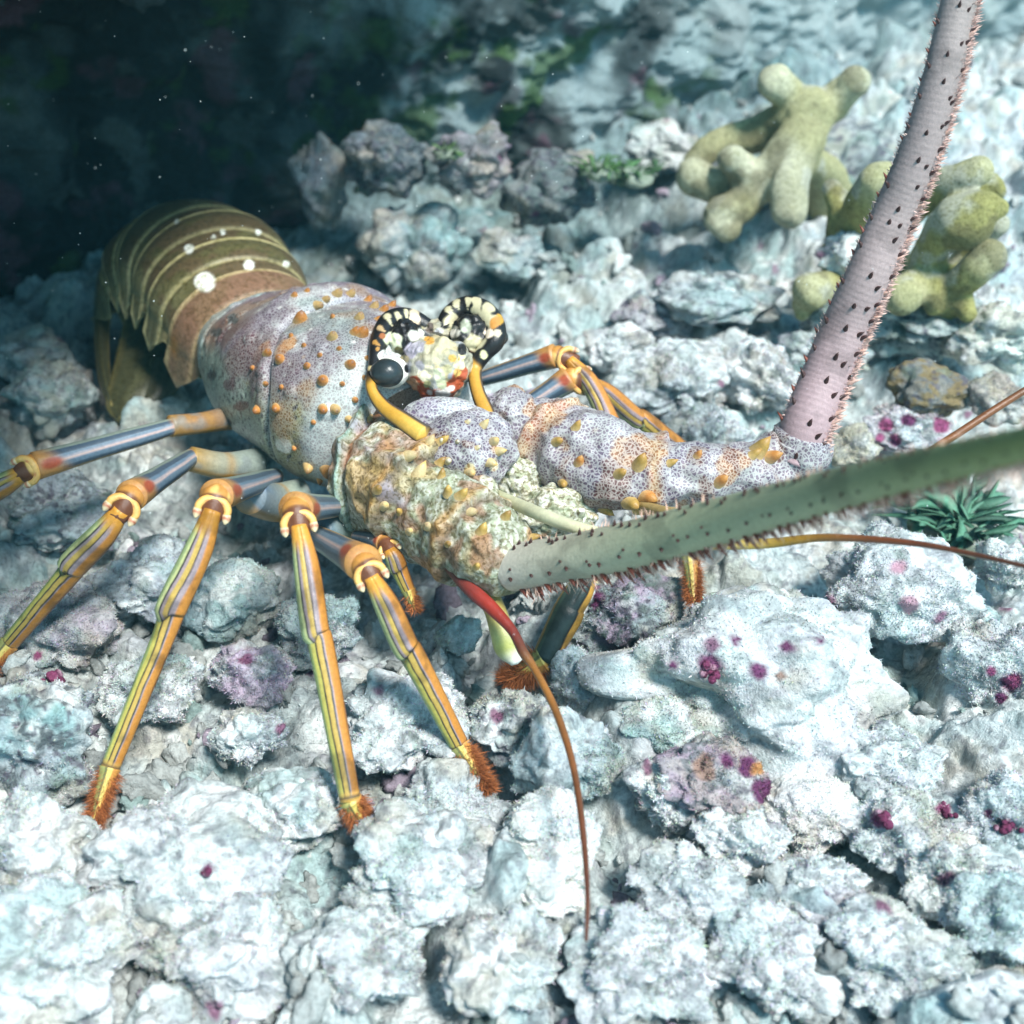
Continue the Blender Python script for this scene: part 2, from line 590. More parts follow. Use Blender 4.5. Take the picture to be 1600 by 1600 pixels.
def build_reef():
    """the reef face behind the lobster with an out-of-view ledge, shaped to shade its tail"""
    nu, nv = 560, 420
    foot = np.array([(-9.0, 3.4), (-6.0, 5.6), (-3.6, 7.9), (-1.6, 9.2), (0.4, 9.8), (2.4, 11.2), (5.5, 12.6), (11.0, 14.0)])
    us = np.linspace(0, len(foot) - 1, nu)
    F = cr1(np.arange(len(foot)), foot, us)
    T = nrm(np.gradient(F, axis=0))
    out = np.stack([T[:, 1], -T[:, 0]], 1)             # towards the camera
    over = cr1(np.arange(8), [4.5, 6.6, 3.9, 3.3, 0.9, 0.3, 0.2, 0.2], us)  # ledge reach, drawn out above the view to dim the tail and left ground
    prof_v = np.array([0, 0.12, 0.30, 0.45, 0.52, 0.60, 0.68, 0.74, 0.82, 1.0])
    prof_o = np.array([0.3, 0.0, -0.15, 0.0, 0.35, 0.75, 1.0, 1.0, 0.8, -2.4])
    prof_z = np.array([-0.5, 0.0, 0.9, 1.9, 2.65, 3.05, 3.35, 3.7, 3.9, 4.7])
    vs = np.linspace(0, 1, nv)
    o1, z1 = cr1(prof_v, prof_o, vs), cr1(prof_v, prof_z, vs)
    pos = np.maximum(o1, 0)
    O = np.where(vs[None, :] > 0.4, pos[None] * over[:, None], o1[None] * 1.0) + np.minimum(o1, 0)[None] * (vs[None, :] > 0.4)
    P = np.zeros((nu, nv, 3))
    P[..., 0] = F[:, 0, None] + out[:, 0, None] * O
    P[..., 1] = F[:, 1, None] + out[:, 1, None] * O
    P[..., 2] = z1[None]
    du = np.gradient(P, axis=0)
    dv = np.gradient(P, axis=1)
    Nn = nrm(np.cross(du, dv)).reshape(-1, 3)
    p = P.reshape(-1, 3)
    w = p + 0.2 * np.stack([vnoise(p * 1.3, 1), vnoise(p * 1.3, 2), vnoise(p * 1.3, 3)], 1)
    d1, d2, i1 = worley(w, 0.9, 61)
    e1, e2, i2 = worley(w, 2.1, 67)
    disp = 0.42 * (0.6 - d1) + 0.2 * (0.55 - e1) + 0.12 * fbm(p, 3, 4, 9) + 0.03 * fbm(p, 11, 3, 19)
    p = p + Nn * disp[:, None]
    g = Geo()
    c = np.tile(np.array([0.014, 0.020, 0.022]), (len(p), 1))  # near-black base: the cave's shade is put into the rock colour
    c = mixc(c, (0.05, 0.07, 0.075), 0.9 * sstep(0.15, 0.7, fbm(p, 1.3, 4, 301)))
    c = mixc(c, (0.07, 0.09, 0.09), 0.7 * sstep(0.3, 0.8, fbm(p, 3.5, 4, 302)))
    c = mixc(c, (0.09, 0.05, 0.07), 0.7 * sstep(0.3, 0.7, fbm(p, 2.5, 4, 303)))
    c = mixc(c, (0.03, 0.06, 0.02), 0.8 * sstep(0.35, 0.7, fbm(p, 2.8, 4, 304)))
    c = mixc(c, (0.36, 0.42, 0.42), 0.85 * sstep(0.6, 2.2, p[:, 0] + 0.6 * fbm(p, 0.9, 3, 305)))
    c = mixc(c, (0.26, 0.33, 0.34), 0.85 * sstep(-2.0, -0.6, p[:, 0] + 0.5 * fbm(p, 1.2, 3, 306)) * sstep(-0.5, 0.3, fbm(p, 2.2, 4, 307)))  # paler rock to the right, where the painted shade ends
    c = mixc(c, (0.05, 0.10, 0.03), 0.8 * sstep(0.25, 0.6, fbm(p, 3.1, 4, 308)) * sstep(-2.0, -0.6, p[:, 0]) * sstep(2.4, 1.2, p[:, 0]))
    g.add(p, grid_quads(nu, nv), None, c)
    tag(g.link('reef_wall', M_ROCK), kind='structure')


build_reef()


# ------------------------------------------------------------------ rocks
def rock(px, py, rw, rh, label, z=None, base=(0.60, 0.64, 0.63), teal=0.5, purple=0.12, dark=0.35, rough=1.0, fuzz=1.0, spots=(), name='rock', cat='rock',
         group='rubble stones on the seabed', depth=0.9, lv=None, seed=None, rot=0.0, flat=None, smooth=False):
    seed = seed if seed is not None else int(px * 7 + py * 13)
    rng = np.random.default_rng(seed)
    zc = (0.0 if z is None else z) + (0.06 if py > 1100 else 0.0)
    c = W(px, py, zc)
    dist = np.linalg.norm(c - C0)
    sx = rw * dist / F_PX
    sz = rh * dist / F_PX * (flat or 1.0)
    lv = lv or (6 if rw > 48 else 5)
    v, f = ico(lv)
    off = rng.uniform(-50, 50, 3)
    q = v + off
    w = q + 0.25 * np.stack([vnoise(q * 1.5, 1), vnoise(q * 1.5, 2), vnoise(q * 1.5, 3)], 1)
    d1, d2, idr = worley(w, 1.5, seed % 97)
    r = 1 + rough * (0.42 * fbm(q, 1.1, 3, 5) + 0.34 * (0.55 - d1))
    sc = max(sx, sz) * 1.0
    if not smooth:
        e1, e2, i2 = worley(w, 3.6, seed % 53)
        r = r + rough * (0.17 * (0.5 - e1 ** 1.5) + 0.05 * fbm(q, 4.5, 3, 15)) + 0.009 / sc * fbm(q * sc, 13, 3, 25) + 0.034 / sc * (0.5 - worley(q * sc, 7.5, 31)[0] ** 1.4) + 0.014 / sc * (0.5 - worley(q * sc, 22, 33)[0])
    else:
        r = r + 0.02 * fbm(q, 6, 3, 15)
    n = v * r[:, None]
    n = n / np.percentile(np.abs(n), 98, axis=0)
    p = n * [sx, sx * depth, sz]
    if rot:
        cs, sn = math.cos(rot), math.sin(rot)
        p = np.stack([p[:, 0] * cs + p[:, 2] * sn, p[:, 1], -p[:, 0] * sn + p[:, 2] * cs], 1)
    # lean with the view so its outline keeps the photographed shape
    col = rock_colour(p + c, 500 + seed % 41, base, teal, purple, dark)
    for (sx_, sy_, sr, scol) in spots:
        h = W(sx_, sy_, zc)
        d = ray(sx_, sy_)
        d = d / np.linalg.norm(d)
        rel = (p + c) - C0
        perp = np.linalg.norm(rel - (rel @ d)[:, None] * d, axis=1)
        nz = fbm(p + c, 12, 3, 7)
        k = sstep(1.1, 0.6, perp / (sr * dist / F_PX) + nz * 0.35)
        col = mixc(col, scol, k)
    g = Geo()
    g.add(p + c, None, f, col)
    if fuzz > 0:
        area = sx * sz * 4
        m = int(min(34000, 20000 * fuzz * area / 0.16))
        sel = rng.integers(0, len(p), m)
        tri = p[f]
        fn = np.cross(tri[:, 1] - tri[:, 0], tri[:, 2] - tri[:, 0])
        vn = np.zeros_like(p)
        for k in range(3):
            np.add.at(vn, f[:, k], fn)
        nn = nrm(vn)[sel]
        up = (nn[:, 2] > -0.3) & (fbm((p + c)[sel], 3.5, 3, seed) > -0.25 + 0.3 * rng.normal(size=len(sel)))
        sel, nn = sel[up], nn[up]
        dr = nrm(nn * 0.8 + rng.normal(size=nn.shape) * 0.8)
        bl, bq, bt = blades((p + c)[sel], dr, rng.uniform(0.004, 0.015, len(sel)), rng.uniform(0.0012, 0.0026, len(sel)), rng)
        cc = col[sel] * rng.uniform(0.6, 1.05, (len(sel), 1)) * (1 + 0.10 * rng.normal(size=(len(sel), 3)))
        g.add(bl, bq, bt, np.repeat(cc, 5, 0), 1)
    o = g.link(name, [M_ROCK, M_TURF], origin=c)
    tag(o, label, cat, group)
    return o


PUR = (0.16, 0.05, 0.12)
MAG = (0.30, 0.08, 0.17)
BRN = (0.33, 0.22, 0.18)
OLV = (0.20, 0.15, 0.06)
rock(1165, 1055, 215, 140, 'largest white turf covered boulder with dark purple tufts on its crown', 0.12, depth=0.8, purple=0.2, dark=0.3, rough=0.9,
     spots=[(1110, 1040, 17, PUR), (1050, 1040, 8, PUR), (1185, 1050, 12, PUR), (1230, 1010, 9, PUR), (1150, 1000, 8, PUR), (1280, 1002, 9, PUR), (1220, 1055, 8, BRN)])
rock(1385, 915, 118, 78, 'white knobbly boulder behind the largest boulder, under the thin brown feeler', 0.22, spots=[(1400, 885, 18, (0.5, 0.3, 0.36)), (1420, 945, 14, (0.45, 0.28, 0.33))])
rock(1570, 1055, 85, 80, 'white stone with a bright magenta patch at the frame edge', 0.08, spots=[(1578, 1062, 18, MAG), (1550, 1050, 8, MAG), (1565, 1092, 9, PUR)])
rock(1130, 1228, 92, 46, 'reddish brown crusted stone tilted in front of the largest boulder', 0.05, base=(0.42, 0.36, 0.36), teal=0.2, purple=0.5, dark=0.5, rot=0.15,
     spots=[(1170, 1195, 16, PUR), (1135, 1190, 14, PUR), (1200, 1235, 22, PUR), (1100, 1200, 20, BRN), (1185, 1200, 12, (0.5, 0.25, 0.1))])
rock(1390, 1195, 85, 42, 'teal edged flat stone with dark shadow under its lip', 0.02, teal=0.9)
rock(1150, 1308, 70, 52, 'pale angular stone directly below the reddish brown stone', 0.0, base=(0.7, 0.73, 0.7), teal=0.3)
rock(893, 1195, 82, 100, 'tall pale green white stone beside the drooping brown feeler', 0.02, teal=0.6, depth=0.8)
rock(865, 1292, 74, 42, 'bright white jagged lump crossed by the drooping brown feeler', 0.06, base=(0.78, 0.78, 0.74), teal=0.1, dark=0.15, purple=0.05)
rock(1050, 1128, 82, 42, 'smooth pale teal stone tucked under the lip of the largest boulder', 0.0, base=(0.5, 0.62, 0.58), teal=0.7, rough=0.6, dark=0.2)
rock(908, 1064, 50, 50, 'rounded blue grey stone between the hanging legs and the largest boulder', 0.05, base=(0.5, 0.6, 0.6), rough=0.6, teal=0.7, dark=0.2)
rock(985, 965, 85, 62, 'dark stone with purple turf under the green antenna', 0.1, base=(0.34, 0.36, 0.38), purple=0.6, dark=0.7, spots=[(930, 935, 20, PUR)])
rock(840, 1368, 78, 46, 'bleached white lump under the feeler tip at the front', 0.0, base=(0.82, 0.8, 0.74), teal=0.05, dark=0.1, purple=0.02)
rock(650, 1350, 120, 58, 'broad white lump in front of the foot with the widest orange fringe', 0.0, teal=0.35, spots=[(462, 1335, 8, PUR)])
rock(275, 1335, 150, 76, 'broad white mound in front of the long leg with a purple dot', 0.0, teal=0.45, spots=[(322, 1358, 9, PUR)])
rock(55, 1325, 85, 80, 'pale teal lump at the front corner beneath the dark stone', 0.0, teal=0.6)
rock(385, 1152, 58, 46, 'round grey white stone between two long orange legs', 0.03, teal=0.5)
rock(392, 1055, 62, 48, 'lilac grey stone in the gap behind the round grey white stone', 0.08, base=(0.5, 0.46, 0.52), purple=0.5, teal=0.3)
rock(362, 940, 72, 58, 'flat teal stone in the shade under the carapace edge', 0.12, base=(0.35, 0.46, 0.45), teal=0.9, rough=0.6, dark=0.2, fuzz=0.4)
rock(52, 1150, 88, 92, 'dark teal rock with a pale crust at the frame edge below the second leg', 0.05, base=(0.45, 0.5, 0.52), teal=0.9, dark=0.6)
rock(105, 985, 92, 66, 'pinkish grey rock under the second leg with one magenta dot', 0.05, base=(0.48, 0.46, 0.47), purple=0.3, spots=[(85, 1062, 16, MAG), (150, 1042, 9, MAG), (60, 1025, 8, MAG)])
rock(235, 910, 82, 48, 'grey blue slab between the second and third legs', 0.1, base=(0.44, 0.5, 0.53), teal=0.7, fuzz=0.5)
rock(240, 1080, 70, 55, 'small dull rock behind the long leg', 0.04, purple=0.3)
rock(716, 995, 36, 34, 'small round teal pebble beneath the red feeler stem', 0.1, base=(0.42, 0.55, 0.53), rough=0.5, fuzz=0.4, dark=0.1)
rock(635, 1130, 100, 62, 'turf covered stone behind the foremost leg', 0.04, teal=0.4)
rock(790, 1130, 62, 46, 'fuzzy grey stone beside the foremost foot', 0.04, teal=0.4, dark=0.5)
rock(500, 985, 60, 60, 'dark shaded stone between the two front legs', 0.08, base=(0.36, 0.42, 0.42), teal=0.7)
rock(700, 1255, 88, 50, 'pale stone under the tip of the foremost foot', -0.05, teal=0.4)
rock(455, 1265, 75, 50, 'blue white stone behind the broad white lump', -0.02, teal=0.5)
rock(1045, 1240, 60, 60, 'white rounded rubble lump beside the reddish brown stone', -0.02, base=(0.7, 0.72, 0.7))
rock(1270, 1270, 80, 48, 'smooth sunlit white slab in front of the flat teal edged stone', -0.08, base=(0.8, 0.8, 0.76), teal=0.1, dark=0.1, rough=0.5)
rock(1420, 1310, 100, 56, 'low white stone with a single magenta nodule', -0.06, spots=[(1375, 1280, 15, MAG), (1475, 1265, 12, MAG)])
rock(1565, 1275, 65, 56, 'white stone dotted with two pink nodules at the frame edge', -0.02, spots=[(1572, 1288, 13, MAG), (1545, 1270, 9, MAG)])
rock(1482, 1378, 58, 46, 'rounded white cobble at the front, half buried in sand', 0.0, base=(0.72, 0.74, 0.7))
rock(1085, 1395, 85, 46, 'low fuzzy white lump in front of the pale angular stone', -0.04)
rock(1290, 1395, 80, 40, 'low speckled white lump in front of the sunlit slab', -0.05, purple=0.25)
for i, (px, py, w_, h_, lb) in enumerate([
        (95, 1490, 120, 70, 'white mound at the bottom corner below the pale teal lump'),
        (345, 1480, 115, 60, 'white mound at the bottom, below the broad mound with the purple dot'),
        (570, 1500, 110, 60, 'white turf lump at the bottom below the broad white lump'),
        (790, 1500, 90, 60, 'white stone at the bottom beneath the end of the drooping feeler'),
        (1000, 1510, 105, 60, 'white stone at the bottom below the low fuzzy lump'),
        (1215, 1500, 95, 56, 'white stone at the bottom below the low speckled lump'),
        (1410, 1500, 100, 58, 'white stone at the bottom below the rounded cobble'),
        (1570, 1450, 80, 70, 'white stone in the bottom corner beside the rounded cobble')]):
    rock(px, py, w_, h_, lb, -0.04)
# beyond the lobster
rock(1450, 607, 60, 36, 'smooth brown lump on white rubble beside the pink antenna', 0.38, base=(0.22, 0.17, 0.09), teal=0.0, purple=0.05, dark=0.5, rough=0.7, fuzz=0, smooth=True, name='sponge', cat='sponge', group=None)
rock(1560, 630, 45, 36, 'mottled tan lump at the frame edge behind the feeler', 0.38, base=(0.4, 0.36, 0.28), teal=0.1, fuzz=0.3)
rock(1328, 700, 42, 32, 'tan rounded lump at the foot of the pink antenna', 0.3, base=(0.45, 0.42, 0.33), teal=0.2, fuzz=0.4)
rock(1420, 668, 66, 32, 'white rubble with pink and purple crust below the brown lump', 0.26, base=(0.62, 0.56, 0.58), purple=0.7, spots=[(1385, 665, 10, MAG), (1400, 690, 10, MAG), (1420, 655, 12, PUR), (1375, 685, 8, MAG), (1470, 665, 12, MAG)])
rock(1555, 525, 70, 48, 'pale green white rock under the branching yellow coral', 0.42, base=(0.6, 0.66, 0.6))
rock(1060, 590, 95, 50, 'bright white rubble hump behind the far legs', 0.2, base=(0.72, 0.76, 0.75), teal=0.4)
rock(1190, 600, 62, 58, 'white rubble lump between the far legs and the pink antenna', 0.22, base=(0.7, 0.74, 0.73), teal=0.4)
rock(1110, 680, 62, 42, 'greenish white rubble lump behind the far foot', 0.16, teal=0.6)
rock(965, 545, 50, 34, 'pale blue rubble lump above the far knee', 0.2, teal=0.6)
rock(945, 445, 58, 30, 'flat grey white stone on the sand behind the eyes', 0.12, base=(0.55, 0.6, 0.6))
rock(1120, 470, 90, 40, 'grey turf stone below the hanging coral', 0.3, base=(0.45, 0.5, 0.5), dark=0.5)
rock(1010, 500, 60, 34, 'dull purple grey rubble stone behind the far knee', 0.2, base=(0.42, 0.42, 0.44), purple=0.4, dark=0.5)
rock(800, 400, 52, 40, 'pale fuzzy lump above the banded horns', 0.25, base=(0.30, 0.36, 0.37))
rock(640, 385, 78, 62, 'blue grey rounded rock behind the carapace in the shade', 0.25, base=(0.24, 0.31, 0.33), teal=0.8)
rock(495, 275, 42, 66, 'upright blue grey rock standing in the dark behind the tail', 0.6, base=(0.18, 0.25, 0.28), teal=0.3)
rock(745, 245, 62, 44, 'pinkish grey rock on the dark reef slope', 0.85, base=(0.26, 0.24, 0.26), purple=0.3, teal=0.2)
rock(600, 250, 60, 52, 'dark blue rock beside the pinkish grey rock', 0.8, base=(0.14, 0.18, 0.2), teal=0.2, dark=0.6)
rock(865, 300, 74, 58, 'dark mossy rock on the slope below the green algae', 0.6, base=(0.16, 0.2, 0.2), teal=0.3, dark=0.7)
rock(1045, 235, 60, 34, 'whitish rock beside the upper coral', 0.6, base=(0.55, 0.56, 0.52))
rock(1330, 392, 44, 44, 'chalk white dead coral lump among the yellow branches', 0.75, base=(0.8, 0.82, 0.8), teal=0.1, dark=0.2)
rock(1290, 560, 60, 44, 'pale teal rock right behind the pink antenna base', 0.24, teal=0.7)
rock(1400, 480, 130, 60, 'grey rock that carries the yellow branching coral', 0.42, base=(0.4, 0.46, 0.44), dark=0.6)
rock(1230, 300, 150, 100, 'dark overgrown rock that carries the upper coral', 0.35, base=(0.3, 0.35, 0.33), dark=0.7, depth=0.6)
rock(1570, 890, 40, 42, 'white stone at the frame edge under the thin brown feeler', 0.2, base=(0.72, 0.75, 0.7))
rock(1480, 980, 70, 40, 'blue grey hollow stone between the white boulders', -0.1, base=(0.42, 0.52, 0.54), teal=0.9)
rock(80, 620, 64, 46, 'dim greenish stone beneath the tail fan', 0.08, base=(0.4, 0.48, 0.45), teal=0.6)
rock(45, 560, 60, 40, 'dim stone at the frame edge beyond the tail fan', 0.1, base=(0.36, 0.42, 0.42))
rock(100, 810, 80, 48, 'dark stone between the rear legs', 0.05, base=(0.32, 0.38, 0.4), teal=0.6, dark=0.6)


# ------------------------------------------------------------------ the lobster
A0 = np.array([-1.31, 6.06])
HD = np.array([0.59, -0.8074])          # heading
NL = np.array([-0.8074, -0.59])         # towards its right flank, the one that faces the camera


def LB(s, l, z):
    s, l, z = np.broadcast_arrays(np.asarray(s, float), l, z)
    return np.stack([A0[0] + HD[0] * s + NL[0] * l, A0[1] + HD[1] * s + NL[1] * l, z], -1)


def pxr(px, py, z, r):
    return r * np.linalg.norm(W(px, py, z) - C0) / F_PX


def pxpath(rows):
    """rows of px, py, z, radius in photo pixels -> points and radii"""
    return WL([r[:3] for r in rows]), np.array([pxr(*r) for r in rows])


def tocam(p):
    return nrm(C0 - np.asarray(p))


lob = bpy.data.objects.new('spiny_lobster', None)
COL.objects.link(lob)
lob.location = (*(A0 + HD * 0.7), 0.0)
lob.empty_display_size = 0.3
tag(lob, 'large spiny lobster with lavender speckled carapace, orange striped legs and thick antennae', 'lobster')
bpy.context.view_layer.update()

BLACK = (0.012, 0.010, 0.010)
CREAM = (0.52, 0.46, 0.29)
ORANGE = (0.50, 0.225, 0.05)
YELLOW = (0.48, 0.33, 0.09)
WHITE = (0.74, 0.73, 0.66)
GOLD = (0.38, 0.24, 0.06)
RED = (0.34, 0.045, 0.02)
LAV = (0.34, 0.305, 0.325)


def paint(p, col, spots, jag=0.5, fq=26):
    """soft-edged marks: (px, py, radius px, colour, depth bias) seen where the ray first meets the points"""
    for (sx, sy, sr, sc, *el) in spots:
        d = ray(sx, sy)
        d = d / np.linalg.norm(d)
        rel = p - C0
        along = rel @ d
        perp = np.linalg.norm(rel - along[:, None] * d, axis=1)
        near = perp < 0.05
        if not near.any():
            continue
        a0 = along[perp < max(0.03, perp.min() * 1.5)].min()
        rr = sr * a0 / F_PX
        hit = C0 + d * a0
        dd = np.linalg.norm((p - hit), axis=1)
        dd = np.minimum(dd, perp + np.maximum(0, np.abs(along - a0) - 0.25) * 9)
        k = sstep(1.12, 0.85, dd / rr + jag * vnoise(p * fq, 77))
        col = mixc(col, sc, k)
    return col


# carapace -----------------------------------------------------------
CS = [-0.06, 0.0, 0.12, 0.35, 0.6, 0.78, 0.95, 1.2, 1.36, 1.45]
CW = [0.355, 0.375, 0.41, 0.47, 0.51, 0.50, 0.50, 0.46, 0.38, 0.24]
CT = [0.84, 0.87, 0.92, 1.01, 1.11, 1.10, 1.13, 1.12, 1.05, 0.95]
CB = [0.34, 0.30, 0.28, 0.26, 0.26, 0.27, 0.28, 0.32, 0.40, 0.5]


def carapace():
    ns, na = 300, 380
    s = np.linspace(CS[0], CS[-1], ns)
    a = np.linspace(-math.pi / 2, 1.5 * math.pi, na, endpoint=False)     # 0 near flank, pi/2 top
    w, tp, bt = cr1(CS, CW, s), cr1(CS, CT, s), cr1(CS, CB, s)
    zc = bt + (tp - bt) * 0.48
    S, AA = np.repeat(s[:, None], na, 1), np.repeat(a[None], ns, 0)
    ca, sa = np.cos(AA), np.sin(AA)
    ex = 2 / 2.3
    lx = np.sign(ca) * np.abs(ca) ** ex * w[:, None]
    zz = np.where(sa > 0, np.abs(sa) ** ex * (tp - zc)[:, None], -np.abs(sa) ** 0.8 * (zc - bt)[:, None])
    lx = lx * np.where(sa < 0, 1 - 0.25 * np.abs(sa) ** 2, 1)
    P = LB(S, lx, zc[:, None] + zz)
    p = P.reshape(-1, 3)
    N = nrm(np.cross(np.gradient(P, axis=1), np.gradient(P, axis=0))).reshape(-1, 3)
    cen = LB(S, 0 * S, np.repeat(zc[:, None], na, 1)).reshape(-1, 3)
    N = N * np.sign(np.einsum('ij,ij->i', N, p - cen))[:, None]
    sf, af = S.ravel(), np.degrees(AA.ravel())
    ad = np.abs(af - 90)                                                 # 0 on top
    groove = 0.76 + 0.26 * sstep(15, 80, ad)
    g1 = np.exp(-((sf - groove) / 0.022) ** 2)
    keel = np.exp(-((ad - 62 - 6 * np.sin(sf * 5)) / 3.0) ** 2) * sstep(0.8, 0.95, sf)
    rim = np.exp(-((sf - 0.055) / 0.018) ** 2)
    e1, e2, ei = worley(p, 9.5, 12)
    knob = sstep(0.42, 0.12, e1) * (ei > 0.45)
    disp = -0.028 * g1 - 0.015 * rim  + 0.014 * fbm(p, 2.6, 2, 8) + 0.012 * knob * sstep(150, 90, ad + 45) + 0.002 * fbm(p, 16, 2, 9)
    p = p + N * disp[:, None]
    n1 = fbm(p, 3.5, 4, 21)
    n2 = fbm(p, 8, 3, 22)
    n3 = fbm(p, 20, 2, 23)
    c = np.tile(np.array(LAV), (len(p), 1))
    c = mixc(c, (0.55, 0.56, 0.55), 0.85 * sstep(0.1, 0.6, n2))
    c = mixc(c, (0.30, 0.24, 0.30), 0.75 * sstep(0.0, 0.6, n1))
    c = mixc(c, (0.32, 0.30, 0.36), 0.6 * sstep(0.55, 0.2, sf) * sstep(0.5, 0.0, n2))
    c = mixc(c, (0.32, 0.40, 0.38), 0.6 * sstep(0.25, 0.7, -n1))
    mar = np.exp(-((sf - 0.33) / 0.24) ** 2 - ((af - 44) / 17) ** 2)
    c = mixc(c, (0.22, 0.09, 0.09), 0.9 * sstep(0.2, 0.75, mar + 0.25 * n2))
    mar2 = np.exp(-((sf - 0.2) / 0.12) ** 2 - ((af - 85) / 22) ** 2)
    c = mixc(c, (0.25, 0.16, 0.22), 0.8 * sstep(0.3, 0.8, mar2 + 0.25 * n2))
    for (s0, a0, ss, sa_, cc) in ((0.80, 42, 0.04, 10, (0.6, 0.33, 0.1)), (0.95, 52, 0.05, 10, (0.6, 0.35, 0.12)), (0.88, 20, 0.1, 5, (0.5, 0.38, 0.1)), (1.05, 12, 0.14, 8, (0.5, 0.4, 0.14)), (0.45, 20, 0.2, 4, (0.5, 0.42, 0.2))):
        k = np.exp(-((sf - s0) / ss) ** 2 - ((af - a0) / sa_) ** 2)
        c = mixc(c, cc, 0.85 * sstep(0.3, 0.7, k + 0.3 * n3))
    c = mixc(c, (0.40, 0.27, 0.17), 0.7 * sstep(0.1, 0.6, fbm(p, 4.5, 3, 61)))
    d1, d2, di = worley(p, 7, 55)
    c = mixc(c, (0.10, 0.06, 0.07), 0.9 * sstep(0.20, 0.13, d1 + 0.05 * n3) * (di > 0.62))
    low = sstep(33, 19, af + 5 * n2) * (af < 90) + sstep(156, 170, af + 5 * n2)
    gl = mixc(np.tile(np.array([0.44, 0.50, 0.43]), (len(p), 1)), (0.40, 0.37, 0.18), sstep(0.6, 1.3, sf + 0.2 * n1))
    c = c * (1 - low[:, None]) + gl * low[:, None]
    d1, d2, di = worley(p, 33, 31)
    c = mixc(c, (0.03, 0.035, 0.03), 0.92 * sstep(0.40, 0.30, d1) * (di > 0.25) * low)
    c = mixc(c, (0.25, 0.28, 0.34), 0.75 * g1)
    c = mixc(c, (0.72, 0.75, 0.72), 0.6 * np.exp(-((sf - groove - 0.035) / 0.014) ** 2))
    c = mixc(c, (0.44, 0.54, 0.52), 0.7 * sstep(0.07, 0.02, sf + 0.03 * n2))
    rs = sstep(0.55, 0.75, np.sin(af * 0.22) + 0.5 * n2) * np.exp(-((sf - 0.085) / 0.025) ** 2)
    c = mixc(c, (0.05, 0.05, 0.10), 0.85 * rs)
    
    # scarce pale dots where a spine has been worn off, ring marks
    c = paint(p, c, [(443, 696, 13, WHITE), (330, 585, 7, BLACK), (358, 600, 9, (0.2, 0.1, 0.08)), (376, 634, 9, (0.2, 0.1, 0.08)), (365, 500, 8, BLACK), (338, 520, 7, BLACK), (357, 660, 6, BLACK), (385, 690, 5, BLACK)])
    c = (np.clip(c, 0, 1) * 1.12) ** 1.65
    for (px, py, r, cc, am) in ((380, 560, 62, (0.17, 0.065, 0.065), 0.9), (425, 590, 55, (0.24, 0.16, 0.18), 0.7), (430, 480, 42, (0.20, 0.14, 0.19), 0.75), (488, 630, 24, (0.52, 0.30, 0.10), 0.8), (478, 600, 18, (0.52, 0.30, 0.10), 0.7), (430, 665, 32, (0.42, 0.24, 0.07), 0.85),
                                (505, 520, 40, (0.30, 0.27, 0.32), 0.6), (545, 610, 45, (0.58, 0.60, 0.58), 0.7), (500, 700, 40, (0.50, 0.48, 0.52), 0.7), (560, 690, 34, (0.6, 0.62, 0.62), 0.6), (575, 480, 30, (0.26, 0.2, 0.25), 0.6), (460, 750, 40, (0.46, 0.46, 0.28), 0.6), (520, 770, 30, (0.46, 0.32, 0.1), 0.7)):
        d = ray(px, py)
        d = d / np.linalg.norm(d)
        rel = p - C0
        al = rel @ d
        pe = np.linalg.norm(rel - al[:, None] * d, axis=1)
        a0 = al[pe < 0.04].min()
        q_ = np.linalg.norm(p - (C0 + d * a0), axis=1) / (r * a0 / F_PX)
        c = mixc(c, np.asarray(cc) * 0.62, am * sstep(1.35, 0.4, q_ + 0.35 * n2 + 0.2 * n3))
    c = mixc(c, (0.46, 0.50, 0.48), 0.9 * sstep(1.22, 1.32, sf))
    d1, d2, di = worley(p, 22, 71)
    c = mixc(c, (0.62, 0.62, 0.58), 0.8 * sstep(0.30, 0.18, d1) * (di > 0.72) * (1 - low))
    g = Geo()
    q = grid_quads(ns, na, True)
    caps = np.stack([LB(s[0], 0, zc[0]), LB(s[-1] + 0.04, 0, zc[-1])])
    v = np.concatenate([p, caps])
    j = np.arange(na)
    tr = np.concatenate([np.stack([np.full(na, len(p)), j, (j + 1) % na], 1), np.stack([np.full(na, len(p) + 1), (ns - 1) * na + (j + 1) % na, (ns - 1) * na + j], 1)])
    g.add(v, q, tr, np.concatenate([c, c[:1], [[0.44, 0.46, 0.44]]]))
    return g


gc = carapace()
car = gc.link('carapace', M_SHELL, lob)
bpy.context.view_layer.update()
BV = gc.bvh()


def hit(px, py, bvh):
    d = Vector(ray(px, py)).normalized()
    loc, no, idx, dist = bvh.ray_cast(Vector(C0), d)
    if loc is None:
        return None
    no = np.array(no)
    if no @ np.array(d) > 0:
        no = -no
    return np.array(loc), no, dist


def spine(px, py, r, bvh, parent, col=ORANGE, tip=(0.10, 0.04, 0.02), hgt=1.6, lean=(0.5, -0.65, 0.2)):
    h = hit(px, py, bvh)
    if h is None:
        return
    loc, no, dist = h
    rr = r * dist / F_PX
    v, q, t, lev = cones(loc, nrm(no + np.asarray(lean) * 1.0), rr * hgt, rr, 14)
    v = v + 0.0
    cc = mixc(mixc(np.tile(np.array([0.6, 0.42, 0.2]), (len(v), 1)), col, sstep(0.0, 0.4, lev)), tip, sstep(0.35, 0.95, lev))
    g = Geo()
    g.add(v, q, t, cc)
    g.link('spine', M_SPINE, parent, origin=loc)


